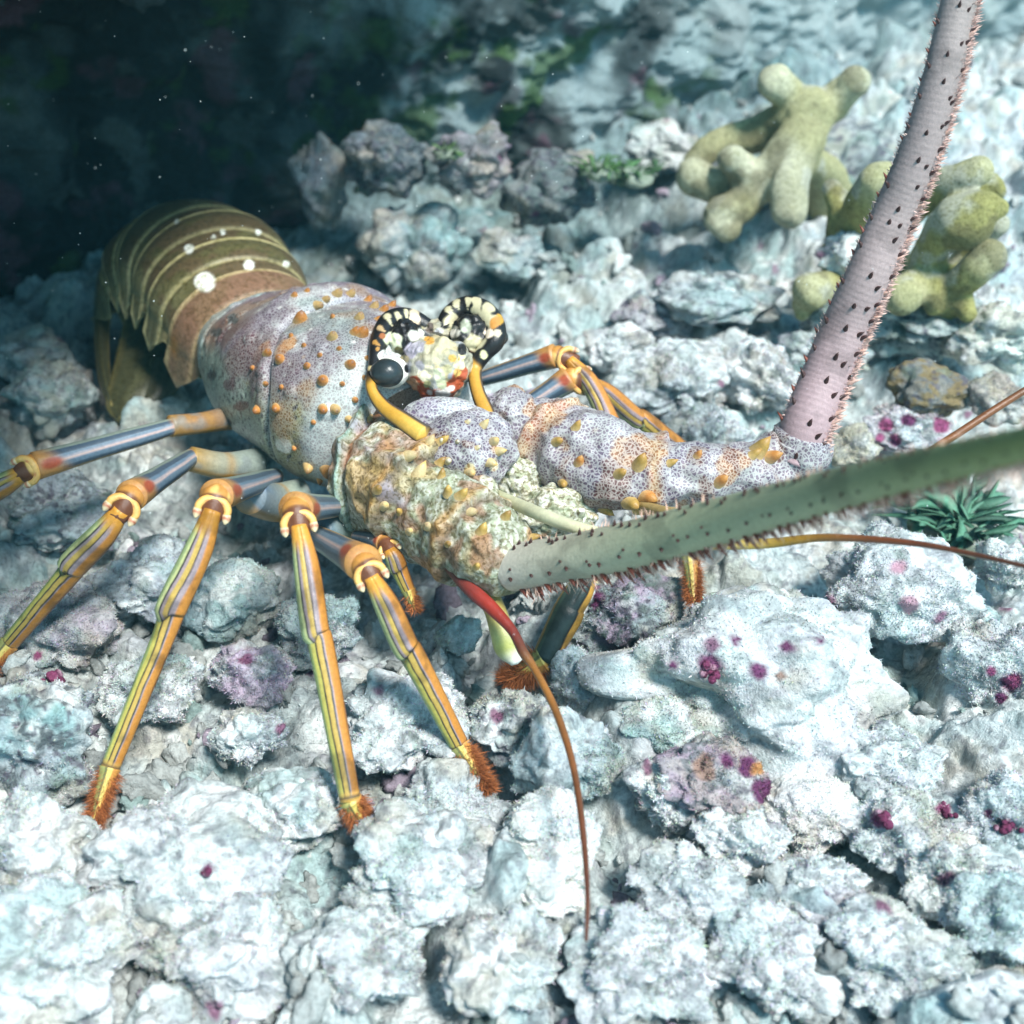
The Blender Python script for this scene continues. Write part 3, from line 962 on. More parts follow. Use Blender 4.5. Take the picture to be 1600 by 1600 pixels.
for px, py, r in [(470, 500, 13), (497, 478, 9), (527, 460, 9), (510, 468, 7), (585, 480, 8), (556, 520, 10), (548, 570, 10), (505, 595, 11), (438, 562, 10), (418, 552, 8), (480, 572, 7), (566, 522, 12), (520, 527, 10), (562, 497, 9),
                  (403, 640, 9), (432, 638, 9), (505, 640, 9), (524, 640, 10), (482, 730, 10), (512, 735, 13), (545, 655, 7), (575, 655, 12), (548, 460, 8), (600, 485, 8), (612, 478, 7), (640, 482, 8), (530, 790, 8), (500, 765, 7), (575, 470, 7), (460, 462, 6), (455, 525, 5), (475, 540, 5), (500, 555, 5), (530, 545, 5), (535, 600, 5), (555, 625, 6), (490, 660, 5), (545, 690, 6), (560, 710, 6), (575, 690, 5), (525, 705, 5), (500, 750, 6), (540, 755, 6), (560, 745, 5), (460, 700, 5), (415, 600, 5), (395, 575, 5), (440, 605, 5), (575, 560, 6), (570, 590, 5), (590, 500, 6), (520, 495, 5), (480, 455, 5)]:
    spine(px, py, r, BV, car, col=(0.55, 0.22, 0.05) if (px + py) % 3 else (0.55, 0.36, 0.14), hgt=2.1)

# tail ----------------------------------------------------------------
TP = np.array([(0.08, 0, 0.52), (-0.28, -0.02, 0.57), (-0.58, -0.07, 0.62), (-0.88, -0.11, 0.65), (-1.18, -0.10, 0.62), (-1.42, -0.04, 0.48), (-1.55, 0.06, 0.25)])
TW = np.array([0.37, 0.41, 0.44, 0.45, 0.44, 0.40, 0.33])
TH = np.array([0.31, 0.345, 0.36, 0.36, 0.35, 0.32, 0.27])
TPW = LB(TP[:, 0], TP[:, 1], TP[:, 2])
tl = Geo()
uu = np.linspace(0, 6, 60)
pc, ww, hh = cr1(np.arange(7), TPW, uu), cr1(np.arange(7), TW, uu) * 0.88, cr1(np.arange(7), TH, uu) * 0.88
Tt = nrm(np.gradient(pc, axis=0))
lat = np.array([NL[0], NL[1], 0.0])
lat = nrm(lat - (Tt @ lat)[:, None] * Tt)
upt = nrm(np.cross(Tt, lat))
upt = upt * np.sign(upt[:, 2])[:, None]
an = np.linspace(-math.pi, math.pi, 40, endpoint=False)
tv = pc[:, None] + lat[:, None] * (np.cos(an)[None] * ww[:, None])[..., None] + upt[:, None] * (np.where(np.sin(an) > 0, 1.0, 0.55)[None] * np.sin(an)[None] * hh[:, None])[..., None]
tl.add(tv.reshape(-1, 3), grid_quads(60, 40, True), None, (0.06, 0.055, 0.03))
tail = tl.link('tail', M_TAIL, lob)
bpy.context.view_layer.update()


def segment(i):
    nt_, na = 46, 150
    t = np.linspace(-0.12, 1.06, nt_)
    u = np.clip(i + t, 0, 6)
    c0, w0, h0 = cr1(np.arange(7), TPW, u), cr1(np.arange(7), TW, u), cr1(np.arange(7), TH, u)
    T = nrm(np.gradient(cr1(np.arange(7), TPW, np.clip(np.linspace(i - 0.3, i + 1.2, nt_), 0, 6)), axis=0))
    la = np.array([NL[0], NL[1], 0.0])
    la = nrm(la - (T @ la)[:, None] * T)
    up = nrm(np.cross(T, la))
    up = up * np.where(up[:, 2:3] < -0.2, -1, 1)
    sc = 0.945 + 0.085 * sstep(-0.12, 0.9, t) - 0.03 * np.exp(-((t - 0.42) / 0.05) ** 2) - 0.05 * sstep(1.0, 1.06, t)
    j = np.linspace(-1, 1, na)                          # arch with straight pleura at both ends
    aj = np.abs(j)
    ang = np.clip(aj / 0.74, 0, 1) * math.pi / 2
    drop = np.clip((aj - 0.74) / 0.26, 0, 1)
    plen = 0.21 * np.clip(1 - np.abs(t - 0.72) / 0.62, 0.12, 1)
    X = np.sign(-j) * np.sin(ang)[None] * (w0 * sc)[:, None] * (1 + 0.05 * drop * (1 - drop) * 4)[None] if False else (-np.sign(j) * np.sin(ang))[None] * (w0 * sc)[:, None] * (1 + 0.08 * drop)[None]
    Z = np.cos(ang)[None] * (h0 * sc)[:, None] - drop[None] * plen[:, None]
    P = c0[:, None] + la[:, None] * X[..., None] + up[:, None] * Z[..., None]
    tt = np.repeat(t[:, None], na, 1).ravel()
    jj = np.repeat(aj[None], nt_, 0).ravel()
    p = P.reshape(-1, 3)
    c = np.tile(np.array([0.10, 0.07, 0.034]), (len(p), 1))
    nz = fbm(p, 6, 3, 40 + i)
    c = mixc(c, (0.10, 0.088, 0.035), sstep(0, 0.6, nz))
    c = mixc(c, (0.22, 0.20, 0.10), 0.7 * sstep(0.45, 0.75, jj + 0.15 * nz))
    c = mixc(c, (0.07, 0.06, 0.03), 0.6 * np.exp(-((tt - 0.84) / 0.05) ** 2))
    c = mixc(c, (0.56, 0.48, 0.24), 0.95 * sstep(0.90, 0.95, tt))
    c = mixc(c, (0.46, 0.39, 0.19), 0.85 * np.exp(-((tt - 0.44) / 0.035) ** 2) * (0.6 + 0.4 * sstep(0.2, 0.6, jj)))
    c = mixc(c, (0.36, 0.34, 0.18), 0.6 * sstep(0.93, 0.99, jj))
    if i == 0:
        c = mixc(c, (0.30, 0.15, 0.10), 0.5 * sstep(0.6, 0.3, np.abs(tt - 0.6)))
    if i in (0, 1):
        c = mixc(c, ORANGE, 0.9 * np.exp(-((tt - 0.85) / 0.10) ** 2 - ((jj - 0.72) / 0.08) ** 2) * (i == 0))
    c = paint(p, c, [(320, 440, 15, WHITE), (389, 414, 8, WHITE), (295, 389, 7, WHITE), (447, 412, 5, WHITE), (348, 363, 4, WHITE), (403, 363, 4, WHITE), (334, 370, 3, WHITE), (276, 346, 3, WHITE)], 0.12) if i in (0, 1, 2, 3) else c
    inner = c0[:, None] + (P - c0[:, None]) * 0.955
    g = Geo()
    n = len(p)
    q = grid_quads(nt_, na)
    g.add(p, q, None, c)
    g.add(inner.reshape(-1, 3), q[:, ::-1], None, c * 0.9)
    # close the rim
    ring = np.concatenate([np.arange(na), np.arange(1, nt_) * na + na - 1, (nt_ - 1) * na + np.arange(na - 2, -1, -1), np.arange(nt_ - 2, 0, -1) * na])
    r2 = np.roll(ring, -1)
    g.q.append(np.stack([ring, ring + n, r2 + n, r2], 1))
    g.qm.append(np.zeros(len(ring), int))
    return g


for i in range(6):
    segment(i).link('tail_segment', M_TAIL, tail)


def blade(name, left, right, parent, m, col, thick=0.02, edge=None, n=40, k=14, bulge=0.04):
    """a curved leaf between two edges given as px, py, z"""
    a, b = WL(left), WL(right)
    u = np.linspace(0, 1, n)
    Lc = cr1(np.linspace(0, 1, len(a)), a, u)
    Rc = cr1(np.linspace(0, 1, len(b)), b, u)
    w = np.linspace(0, 1, k)
    P = Lc[:, None] * (1 - w)[None, :, None] + Rc[:, None] * w[None, :, None]
    nn = nrm(np.cross(np.gradient(P, axis=0), np.gradient(P, axis=1)))
    nn = nn * np.sign(np.einsum('ijk,ijk->ij', nn, C0 - P))[..., None]
    P = P + nn * (bulge * np.sin(np.pi * w)[None, :, None])
    p = P.reshape(-1, 3)
    ww = np.repeat(w[None], n, 0).ravel()
    ut = np.repeat(u[:, None], k, 1).ravel()
    c = np.tile(np.asarray(col, float), (len(p), 1))
    c = c * (1 + 0.35 * np.sin(ww * 60))[:, None] ** 0.5
    if edge is not None:
        e = np.maximum(sstep(0.10, 0.03, np.minimum(ww, 1 - ww)), sstep(0.95, 0.99, ut))
        c = mixc(c, edge, e)
    g = Geo()
    q = grid_quads(n, k)
    back = (P - nn * thick).reshape(-1, 3)
    g.add(p, q, None, c)
    g.add(back, q[:, ::-1], None, c)
    m0 = len(p)
    ring = np.concatenate([np.arange(k), np.arange(1, n) * k + k - 1, (n - 1) * k + np.arange(k - 2, -1, -1), np.arange(n - 2, 0, -1) * k])
    r2 = np.roll(ring, -1)
    g.q.append(np.stack([ring, ring + m0, r2 + m0, r2], 1))
    g.qm.append(np.zeros(len(ring), int))
    return g.link(name, m, parent)


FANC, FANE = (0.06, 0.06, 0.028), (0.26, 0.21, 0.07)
blade('tail_fan_blade', [(200, 470, 0.36), (180, 560, 0.22), (165, 630, 0.10), (185, 660, 0.05)], [(300, 520, 0.36), (285, 580, 0.24), (240, 625, 0.12), (195, 658, 0.05)], tail, M_TAIL, FANC, edge=FANE)
blade('tail_fan_blade', [(152, 425, 0.36), (146, 500, 0.25), (152, 585, 0.14), (172, 640, 0.08)], [(190, 430, 0.36), (172, 500, 0.25), (172, 580, 0.14), (180, 640, 0.08)], tail, M_TAIL, FANC, edge=FANE)
blade('tail_fan_blade', [(168, 430, 0.42), (182, 480, 0.34), (205, 530, 0.26), (225, 560, 0.2)], [(190, 425, 0.42), (205, 470, 0.34), (225, 520, 0.26), (238, 555, 0.2)], tail, M_TAIL, (0.11, 0.09, 0.04), edge=FANE)
blade('tail_fan_blade', [(235, 560, 0.28), (225, 610, 0.16), (212, 650, 0.06)], [(300, 560, 0.28), (275, 610, 0.16), (225, 652, 0.06)], tail, M_TAIL, (0.05, 0.05, 0.03), edge=(0.12, 0.11, 0.05))


# legs ------------------------------------------------------------------
def bands(x, stops):
    """piecewise colours across x with short blends: [(upto, colour), ...]"""
    c = np.tile(np.asarray(stops[0][1], float), (len(x), 1))
    for (lim, _), (_, nx) in zip(stops[:-1], stops[1:]):
        c = mixc(c, nx, sstep(lim - 0.035, lim + 0.035, x))
    return c


DARK = (0.022, 0.020, 0.028)
PALE = (0.50, 0.52, 0.26)
MAUVE = (0.33, 0.26, 0.27)
BLUE = (0.12, 0.175, 0.23)
DBLUE = (0.055, 0.08, 0.11)


def propodus_colour(t, x, ph, far=False, nz=0):
    x = x + nz
    up = bands(x, [(-0.80, (0.34, 0.42, 0.22)), (-0.62, PALE), (-0.52, DARK), (-0.34, MAUVE), (-0.02, YELLOW), (0.06, DARK), (0.36, MAUVE), (0.44, (0.5, 0.25, 0.12)), (0.92, ORANGE), (1.1, (0.30, 0.12, 0.03))])
    lo = bands(x, [(-0.78, (0.32, 0.38, 0.16)), (-0.46, (0.50, 0.44, 0.12)), (-0.34, DARK), (0.04, YELLOW), (0.16, DARK), (0.26, MAUVE), (0.90, ORANGE), (1.1, (0.30, 0.12, 0.03))])
    k = sstep(0.385, 0.405, t - 0.03 * x * x)
    c = up * (1 - k)[:, None] + lo * k[:, None]
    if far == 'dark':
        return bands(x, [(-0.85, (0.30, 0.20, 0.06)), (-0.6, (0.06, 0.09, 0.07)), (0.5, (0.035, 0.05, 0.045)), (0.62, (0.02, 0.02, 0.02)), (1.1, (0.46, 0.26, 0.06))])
    edge = np.exp(-((t - 0.39 - 0.03 * x * x) / 0.012) ** 2) * (x < 0.1)
    c = mixc(c, DARK, edge)
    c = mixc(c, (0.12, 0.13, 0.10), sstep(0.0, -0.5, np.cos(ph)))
    c = mixc(c, (0.62, 0.30, 0.05), sstep(0.09, 0.03, t))
    c = mixc(c, (0.68, 0.42, 0.12), sstep(0.965, 0.985, t))
    c = mixc(c, DARK, np.exp(-((t - 0.985) / 0.006) ** 2))
    return c


def merus_colour(t, x, ph, red=True):
    c = bands(x, [(-0.75, (0.20, 0.24, 0.20)), (-0.35, DBLUE), (-0.10, BLUE), (0.06, (0.34, 0.30, 0.32)), (0.16, (0.55, 0.38, 0.33)), (0.24, (0.34, 0.30, 0.32)), (0.62, BLUE), (0.85, DBLUE), (1.1, (0.3, 0.2, 0.1))])
    c = mixc(c, ORANGE, 0.85 * sstep(0.80, 0.95, t + 0.06 * x) + 0.7 * sstep(0.08, 0.0, t))
    if red:
        c = mixc(c, RED, 0.85 * sstep(0.12, 0.06, np.hypot((t - 0.92) * 1.3, (x - 0.1) * 0.22)))
    return c


def leg(rows, widths, far=False, hairs=True, label=None, swap=1, fringe_n=5200, merus=True):
    """rows: hip, knee, end of the carpus, end of the propodus, tip (px, py, z); widths in photo pixels"""
    pts = WL(rows)
    d = np.linalg.norm(pts - C0, axis=1)
    w = np.array(widths) * d[[1, 1, 2, 3, 4]] / F_PX / 2 * 0.84
    g = Geo()
    hip, knee, carp, end, tip = pts
    if merus:
        m = (hip + knee) / 2
        v, q, t, K, PH, _ = sweep([hip, hip * 0.7 + knee * 0.3, hip * 0.35 + knee * 0.65, knee], np.array([w[0] * 0.7, w[0] * 0.85, w[0] * 0.95, w[0] * 1.15]), tocam(m), 64, 0.012)
        g.add(v, q, t, merus_colour(K / 3, -np.sin(PH) * swap + 0.05 * fbm(v, 6, 3, 8), PH))
    # carpus: a horseshoe collar with white and red lobes that the propodus comes out of
    kd = nrm(carp - knee)
    tcm = tocam(knee)
    v, q, t, K, PH, fr = sweep([knee - kd * w[1] * 0.75, knee - kd * 0.05 * w[1], (knee + carp) / 2, carp], np.array([w[1] * 0.45, w[1] * 0.98, w[1] * 0.92, w[1] * 0.62]), tcm, 64, 0.008)
    c = np.tile(np.array(ORANGE), (len(v), 1))
    c = mixc(c, (0.72, 0.45, 0.14), sstep(0.1, 0.5, fbm(v, 14, 2, 4)))
    c = mixc(c, (0.13, 0.045, 0.02), sstep(1.35, 1.6, K + 0.25 * np.cos(PH)))
    g.add(v, q, t, c)
    side = nrm(np.cross(kd, tcm))
    th = np.linspace(-0.42, math.pi + 0.42, 9)
    cen = knee * 0.45 + carp * 0.55 + tcm * w[1] * 0.15
    arc_ = [cen + side * math.cos(a) * w[1] * 0.98 - kd * math.sin(a) * w[1] * 0.80 + tcm * w[1] * (0.30 + 0.25 * math.sin(a)) for a in th]
    v, q, t, K, PH, fr = sweep(arc_, np.array([0.20, 0.26, 0.28, 0.30, 0.34, 0.30, 0.28, 0.26, 0.20]) * w[1], tcm, 24, 0.006)
    c = np.tile(np.array((0.70, 0.36, 0.08)), (len(v), 1))
    c = mixc(c, (0.74, 0.48, 0.18), sstep(0.3, 0.9, np.cos(PH)) * 0.5)
    c = mixc(c, (0.45, 0.10, 0.04), 0.7 * np.exp(-((np.abs(K - 4) - 1.2) / 0.35) ** 2) * (np.sin(PH) > 0.2))
    g.add(v, q, t, c)
    for sg in (1, -1):
        for du_, ds_, rr_ in ((0.70, 0.98, 0.30),):
            b0 = knee * 0.45 + carp * 0.55 + side * sg * w[1] * ds_ + kd * w[1] * (du_ - 0.35) + tcm * w[1] * 0.35
            vv, ff = ico(3)
            b = vv * w[1] * rr_ * (1 - 0.35 * sstep(0, 1, vv @ kd))[:, None] + kd * (vv @ kd)[:, None] * w[1] * rr_ * 0.9 + b0
            ax = vv @ kd
            g.add(b, None, ff, mixc(np.tile(np.array([0.66, 0.54, 0.33]), (len(b), 1)), RED, 0.9 * np.exp(-((ax - 0.15) / 0.22) ** 2)))
    # propodus
    pd = end - carp
    m = (carp + end) / 2

    def shape(K, PH):
        t = K / 4
        x = -np.sin(PH) * swap
        groove = np.exp(-((x - 0.02) / 0.10) ** 2) * (np.cos(PH) > 0)
        return 1 - 0.10 * groove * sstep(0.42, 0.36, t) + 0.04 * np.cos(2 * PH)
    tt = np.array([0, 0.12, 0.36, 0.44, 1.0])
    st_ = carp - kd * w[1] * 0.85 + tcm * w[1] * 0.5
    ctrl = [st_] + [carp + pd * k for k in tt[1:]]
    bow = nrm(np.cross(pd, tocam(m))) * np.linalg.norm(pd) * 0.012
    ctrl[2] = ctrl[2] + bow
    v, q, t, K, PH, fr = sweep(ctrl, np.array([w[2] * 0.56, w[2] * 0.92, w[2] * 1.0, w[3] * 1.12, w[3] * 0.9]), tocam(m), 88, 0.012, 0.85, True, shape)
    tl_ = np.interp(K, np.arange(5), tt)
    wear = fbm(v, 9, 4, 12)
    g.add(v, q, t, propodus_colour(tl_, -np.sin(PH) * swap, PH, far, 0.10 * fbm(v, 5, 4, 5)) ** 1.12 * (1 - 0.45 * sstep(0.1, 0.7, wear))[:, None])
    # dactyl
    v, q, t, K, PH, fr = sweep([end, end * 0.9 + tip * 0.1, (end + tip) / 2, tip], np.array([w[3] * 1.0, w[3] * 0.85, w[3] * 0.62, w[3] * 0.16]), tocam(end), 48, 0.01, 0.9)
    c = bands(-np.sin(PH), [(-0.4, (0.30, 0.30, 0.10)), (-0.2, (0.12, 0.12, 0.05)), (0.35, (0.62, 0.48, 0.12)), (1.1, ORANGE)])
    g.add(v, q, t, c)
    o = g.link('walking_leg', M_LEG, lob)
    if label:
        o['label'] = label
    if hairs:
        bpy.context.view_layer.update()
        n = fringe_n
        rng = np.random.default_rng(int(abs(rows[0][0]) + 5))
        k = rng.random(n) ** 0.8
        td = nrm(tip - end)
        sd_ = nrm(np.cross(td, tocam(end)))
        base = end + (tip - end) * k[:, None] * 1.02
        an_ = rng.normal(size=n) * 0.8 + np.where(rng.random(n) < 0.68, math.pi, 0)
        dr = sd_ * np.cos(an_)[:, None] + tocam(end) * np.sin(an_)[:, None] * 0.7
        dr = nrm(dr + td * 0.55 + rng.normal(size=(n, 3)) * 0.25)
        base = base + dr * (w[3] * 0.4)
        vv, qq, tt_ = blades(base, dr, w[3] * rng.uniform(0.35, 1.15, n) * (1.1 - 0.35 * k), 0.0016, rng)
        cc = np.array([0.36, 0.12, 0.04]) * rng.uniform(0.5, 1.5, (n, 1))
        gg = Geo()
        gg.add(vv, qq, tt_, np.repeat(cc, 5, 0))
        gg.link('fringe', M_HAIR, o)
    return o


def gz(px, py):
    """height at which the photographed pixel meets the seabed"""
    z = 0.0
    for _ in range(6):
        p = W(px, py, z)
        z = float(ground_z(p[:1], p[1:2])[0])
    return z


leg([(430, 745, 0.45), (338, 775, 0.98), (328, 815, 0.92), (172, 1200, 0.17), (140, 1300, 0.02)], [54, 54, 58, 38, 30], label='long foreleg planted at the front corner with red knee marks')
leg([(540, 790, 0.45), (462, 795, 0.98), (470, 838, 0.92), (547, 1250, 0.17), (575, 1302, 0.02)], [56, 54, 54, 44, 34])
leg([(490, 835, 0.50), (568, 880, 0.85), (588, 915, 0.80), (718, 1165, 0.14), (760, 1232, 0.02)], [62, 52, 54, 42, 34])
leg([(300, 714, 0.62), (205, 775, 0.85), (180, 812, 0.80), (15, 1005, 0.16), (-60, 1090, 0.02)], [50, 52, 56, 36, 30], fringe_n=2500)
leg([(275, 665, 0.62), (55, 728, 0.66), (28, 742, 0.62), (-130, 850, 0.14), (-190, 900, 0.02)], [44, 46, 46, 36, 30], fringe_n=1500)
leg([(752, 592, 0.75), (868, 556, 0.92), (903, 566, 0.90), (1078, 872, 0.36), (1086, 958, 0.24)], [40, 40, 40, 34, 36], far=True, fringe_n=5000)
leg([(800, 650, 0.70), (890, 592, 0.85), (925, 596, 0.82), (1110, 738, 0.14), (1160, 775, 0.02)], [44, 44, 40, 34, 30], far=True, fringe_n=1500)
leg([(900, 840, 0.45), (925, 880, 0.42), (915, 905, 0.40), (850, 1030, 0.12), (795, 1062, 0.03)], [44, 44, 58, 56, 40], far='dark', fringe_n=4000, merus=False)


def hipjoint(rows, cols):
    pts, rad = pxpath(rows)
    v, q, t, K, PH, fr = sweep(pts, rad, tocam(pts[1]), 48, 0.012)
    c = cr1(np.arange(len(cols)), np.array(cols), K * (len(cols) - 1) / (len(rows) - 1))
    nz = fbm(v, 9, 3, 3)
    c = mixc(c, (0.30, 0.34, 0.34), 0.6 * sstep(0.1, 0.6, nz))
    c = mixc(c, (0.55, 0.30, 0.08), 0.8 * sstep(-0.45, -0.75, np.sin(PH) * np.sign(rows[0][0] - rows[-1][0])) + 0.6 * np.exp(-((K - 1) / 0.12) ** 2))
    Geo().add(v, q, t, c * 0.62).link('leg_joint', M_LEG, lob)


hipjoint([(372, 650, 0.5, 20), (320, 660, 0.58, 16), (266, 666, 0.62, 17)], [(0.3, 0.38, 0.33), (0.45, 0.25, 0.12), (0.5, 0.28, 0.08)])
hipjoint([(400, 725, 0.46, 24), (350, 728, 0.54, 21), (297, 717, 0.62, 19)], [(0.35, 0.42, 0.38), (0.42, 0.45, 0.36), (0.5, 0.3, 0.08)])
hipjoint([(470, 780, 0.42, 32), (430, 785, 0.46, 30), (390, 775, 0.6, 28)], [(0.3, 0.38, 0.33), (0.4, 0.44, 0.36), (0.16, 0.24, 0.34)])
hipjoint([(580, 830, 0.42, 32), (540, 828, 0.46, 30), (500, 832, 0.5, 28)], [(0.3, 0.36, 0.28), (0.36, 0.40, 0.28), (0.16, 0.26, 0.34)])


def feeler(name, rows, colours, label=None, m=None, ridge=0.0, segs=28):
    pts, rad = pxpath(rows)
    v, q, t, K, PH, fr = sweep(pts, rad, tocam(pts[len(pts) // 2]), segs, 0.012)
    c = cr1(np.linspace(0, len(rows) - 1, len(colours)), np.array(colours, float), K)
    c = c * (1 + 0.2 * fbm(v, 12, 3, 6))[:, None]
    o = Geo().add(v, q, t, c).link(name, m or M_HORN, lob)
    if label:
        o['label'] = label
    return o


# mouthpart legs
mx_leg = leg([(556, 838, 0.50), (602, 848, 0.57), (613, 866, 0.56), (638, 922, 0.40), (648, 952, 0.33)], [34, 36, 40, 30, 22], fringe_n=900)
mx_leg.name = 'maxilliped'
feeler('maxilliped', [(752, 915, 0.52, 18), (772, 950, 0.48, 17), (784, 985, 0.42, 19), (795, 1012, 0.36, 22), (808, 1035, 0.32, 10)], [(0.5, 0.45, 0.25), YELLOW, (0.42, 0.42, 0.16), (0.42, 0.42, 0.14), WHITE])
# antennules
feeler('antennule', [(684, 855, 0.62, 7), (700, 880, 0.6, 10), (735, 920, 0.58, 12), (768, 950, 0.56, 11), (800, 985, 0.53, 8), (818, 1020, 0.5, 8), (835, 1045, 0.48, 6), (868, 1110, 0.46, 6), (895, 1195, 0.44, 5.5), (911, 1300, 0.42, 5), (918, 1400, 0.42, 4), (916, 1470, 0.40, 3)],
       [(0.18, 0.09, 0.05), (0.16, 0.04, 0.03), (0.26, 0.025, 0.015), (0.12, 0.035, 0.02), (0.27, 0.11, 0.025), (0.20, 0.07, 0.02), (0.13, 0.04, 0.017), (0.09, 0.03, 0.015)], 'red stemmed antennule hanging in front of the rubble')
feeler('antennule', [(772, 772, 0.70, 9), (850, 806, 0.82, 11), (915, 828, 0.86, 10), (1010, 848, 0.86, 9), (1180, 850, 0.9, 8), (1290, 840, 1.0, 6), (1420, 848, 1.1, 5), (1520, 866, 1.16, 4), (1640, 894, 1.25, 3.5)],
       [(0.5, 0.48, 0.28), (0.6, 0.57, 0.38), (0.55, 0.5, 0.28), (0.40, 0.26, 0.05), (0.17, 0.06, 0.015), (0.12, 0.035, 0.012), (0.09, 0.028, 0.012)], 'thin brown antennule with a cream stem')
feeler('antennule', [(960, 765, 0.62, 9), (1050, 800, 0.74, 8), (1250, 790, 0.88, 7), (1400, 735, 0.98, 6), (1480, 688, 1.02, 6), (1560, 636, 1.1, 5.5), (1650, 580, 1.2, 5)], [(0.4, 0.3, 0.12), (0.20, 0.08, 0.02), (0.13, 0.045, 0.013)])


def blob(name, px, py, z, rx, ry, rz, col, parent, spots=(), rough=0.08, fr=2.0, m=None, lv=6, seed=0, tilt=0.0, swirl=0.0, pcol=None):
    """a lumpy shell plate; rx, ry in photo pixels across the view, rz in depth"""
    c = W(px, py, z)
    dist = np.linalg.norm(c - C0)
    s_ = dist / F_PX
    v, f = ico(lv)
    off = v + seed * 3.7
    r = 1 + rough * fbm(off, fr, 3, seed) + rough * 0.8 * (0.5 - worley(off, 3.2, seed + 3)[0])
    n = v * r[:, None]
    x = n[:, 0] * rx * s_
    y = n[:, 1] * ry * s_
    if tilt:
        x, y = x * math.cos(tilt) - y * math.sin(tilt), x * math.sin(tilt) + y * math.cos(tilt)
    zf = -tocam(c)
    rgt = nrm(np.cross(zf, [0, 0, 1]))
    upp = np.cross(rgt, zf)
    p = c + x[:, None] * rgt + y[:, None] * upp - zf * (n[:, 2] * rz * s_)[:, None]
    cc = np.tile(np.asarray(col, float), (len(p), 1))
    if pcol is not None:
        cc = pcol(p)
    cc = paint(p, cc, spots)
    g = Geo().add(p, None, f, cc)
    return g.link(name, m or M_PLATE, parent, origin=c), g


# head between the eyes --------------------------------------------------
def face_col(p):
    c = np.tile(np.array([0.34, 0.32, 0.25]), (len(p), 1))
    n = fbm(p, 9, 4, 3)
    c = mixc(c, (0.33, 0.33, 0.36), sstep(0.15, 0.6, n))
    c = mixc(c, (0.46, 0.41, 0.28), sstep(0.1, 0.6, -n))
    c = mixc(c, (0.45, 0.36, 0.2), sstep(0.35, 0.6, fbm(p, 15, 3, 8)))
    return c


ARC = [(650 + 70 * k, 598 + 22 * math.sin(math.pi * k) ** 0.8 - 16 * float(sstep(0.6, 1, np.array([k]))[0]), 11, (0.40, 0.075, 0.025)) for k in np.linspace(0, 1, 16)]
FACE_SPOTS = ARC + [(672, 614, 6, (0.74, 0.62, 0.56)), (684, 616, 7, (0.76, 0.66, 0.60)), (697, 613, 7, (0.76, 0.66, 0.60)), (706, 606, 5, (0.76, 0.66, 0.60)), (645, 602, 9, (0.55, 0.28, 0.16)), (632, 548, 9, BLACK),
    (692, 540, 16, CREAM), (680, 548, 9, CREAM), (660, 522, 8, (0.8, 0.74, 0.5)), (670, 531, 8, (0.62, 0.30, 0.05)), (642, 547, 11, (0.42, 0.38, 0.46)), (655, 540, 10, (0.48, 0.44, 0.50)), (717, 567, 10, (0.82, 0.70, 0.42)), (708, 560, 7, (0.60, 0.36, 0.08)), (714, 582, 6, (0.60, 0.36, 0.1)),
    (664, 585, 12, (0.70, 0.62, 0.44)), (690, 588, 10, (0.55, 0.55, 0.38)), (700, 578, 7, (0.4, 0.36, 0.2)), (668, 600, 6, (0.38, 0.34, 0.16)), (690, 600, 7, (0.42, 0.42, 0.26)), (655, 570, 8, (0.40, 0.37, 0.40)), (722, 545, 7, BLACK)]
face, gface = blob('face', 684, 574, 1.03, 58, 50, 60, (0.7, 0.65, 0.5), lob, m=M_FACE, pcol=face_col, rough=0.16, seed=3, fr=1.6, spots=FACE_SPOTS)
blob('brow', 632, 532, 1.09, 30, 32, 34, BLACK, lob, m=M_HORN, seed=5, lv=5, rough=0.14, spots=[(617, 534, 13, (0.66, 0.66, 0.48)), (612, 543, 8, (0.66, 0.66, 0.48)), (626, 567, 9, WHITE), (618, 558, 6, WHITE), (634, 572, 6, WHITE), (642, 545, 10, (0.45, 0.42, 0.50)), (650, 525, 11, (0.72, 0.70, 0.60)), (622, 548, 7, (0.10, 0.09, 0.03)), (648, 560, 8, (0.5, 0.46, 0.4))])
blob('brow', 738, 525, 1.09, 36, 34, 36, BLACK, lob, m=M_HORN, seed=6, lv=5, rough=0.14, spots=[(740, 533, 15, CREAM), (730, 536, 9, CREAM), (728, 512, 10, (0.35, 0.36, 0.27)), (757, 551, 8, (0.75, 0.70, 0.45)), (762, 518, 6, (0.8, 0.66, 0.5)), (764, 530, 5, (0.8, 0.66, 0.5)), (712, 520, 8, (0.45, 0.42, 0.36)), (715, 540, 9, (0.6, 0.56, 0.42)), (733, 556, 7, (0.10, 0.03, 0.02))])
blob('brow', 690, 518, 1.08, 36, 20, 34, (0.3, 0.28, 0.26), lob, m=M_FACE, pcol=face_col, seed=7, lv=5, rough=0.16, spots=[(710, 504, 14, CREAM), (672, 512, 8, (0.16, 0.12, 0.10)), (685, 516, 7, (0.5, 0.5, 0.52)), (694, 508, 6, BLACK), (708, 520, 6, (0.14, 0.13, 0.05)), (662, 508, 6, (0.6, 0.55, 0.42))])
FB = BVHTree.FromPolygons(gface.arrays()[0].tolist(), gface.arrays()[2].tolist())
for px, py, r in ((672, 497, 8), (708, 560, 7), (716, 570, 7), (668, 530, 7), (700, 536, 5), (655, 600, 5)):
    spine(px, max(py, 528), r, FB, face, col=(0.62, 0.30, 0.05), tip=(0.75, 0.5, 0.2), hgt=1.7, lean=(0.3, -0.3, 0.7))


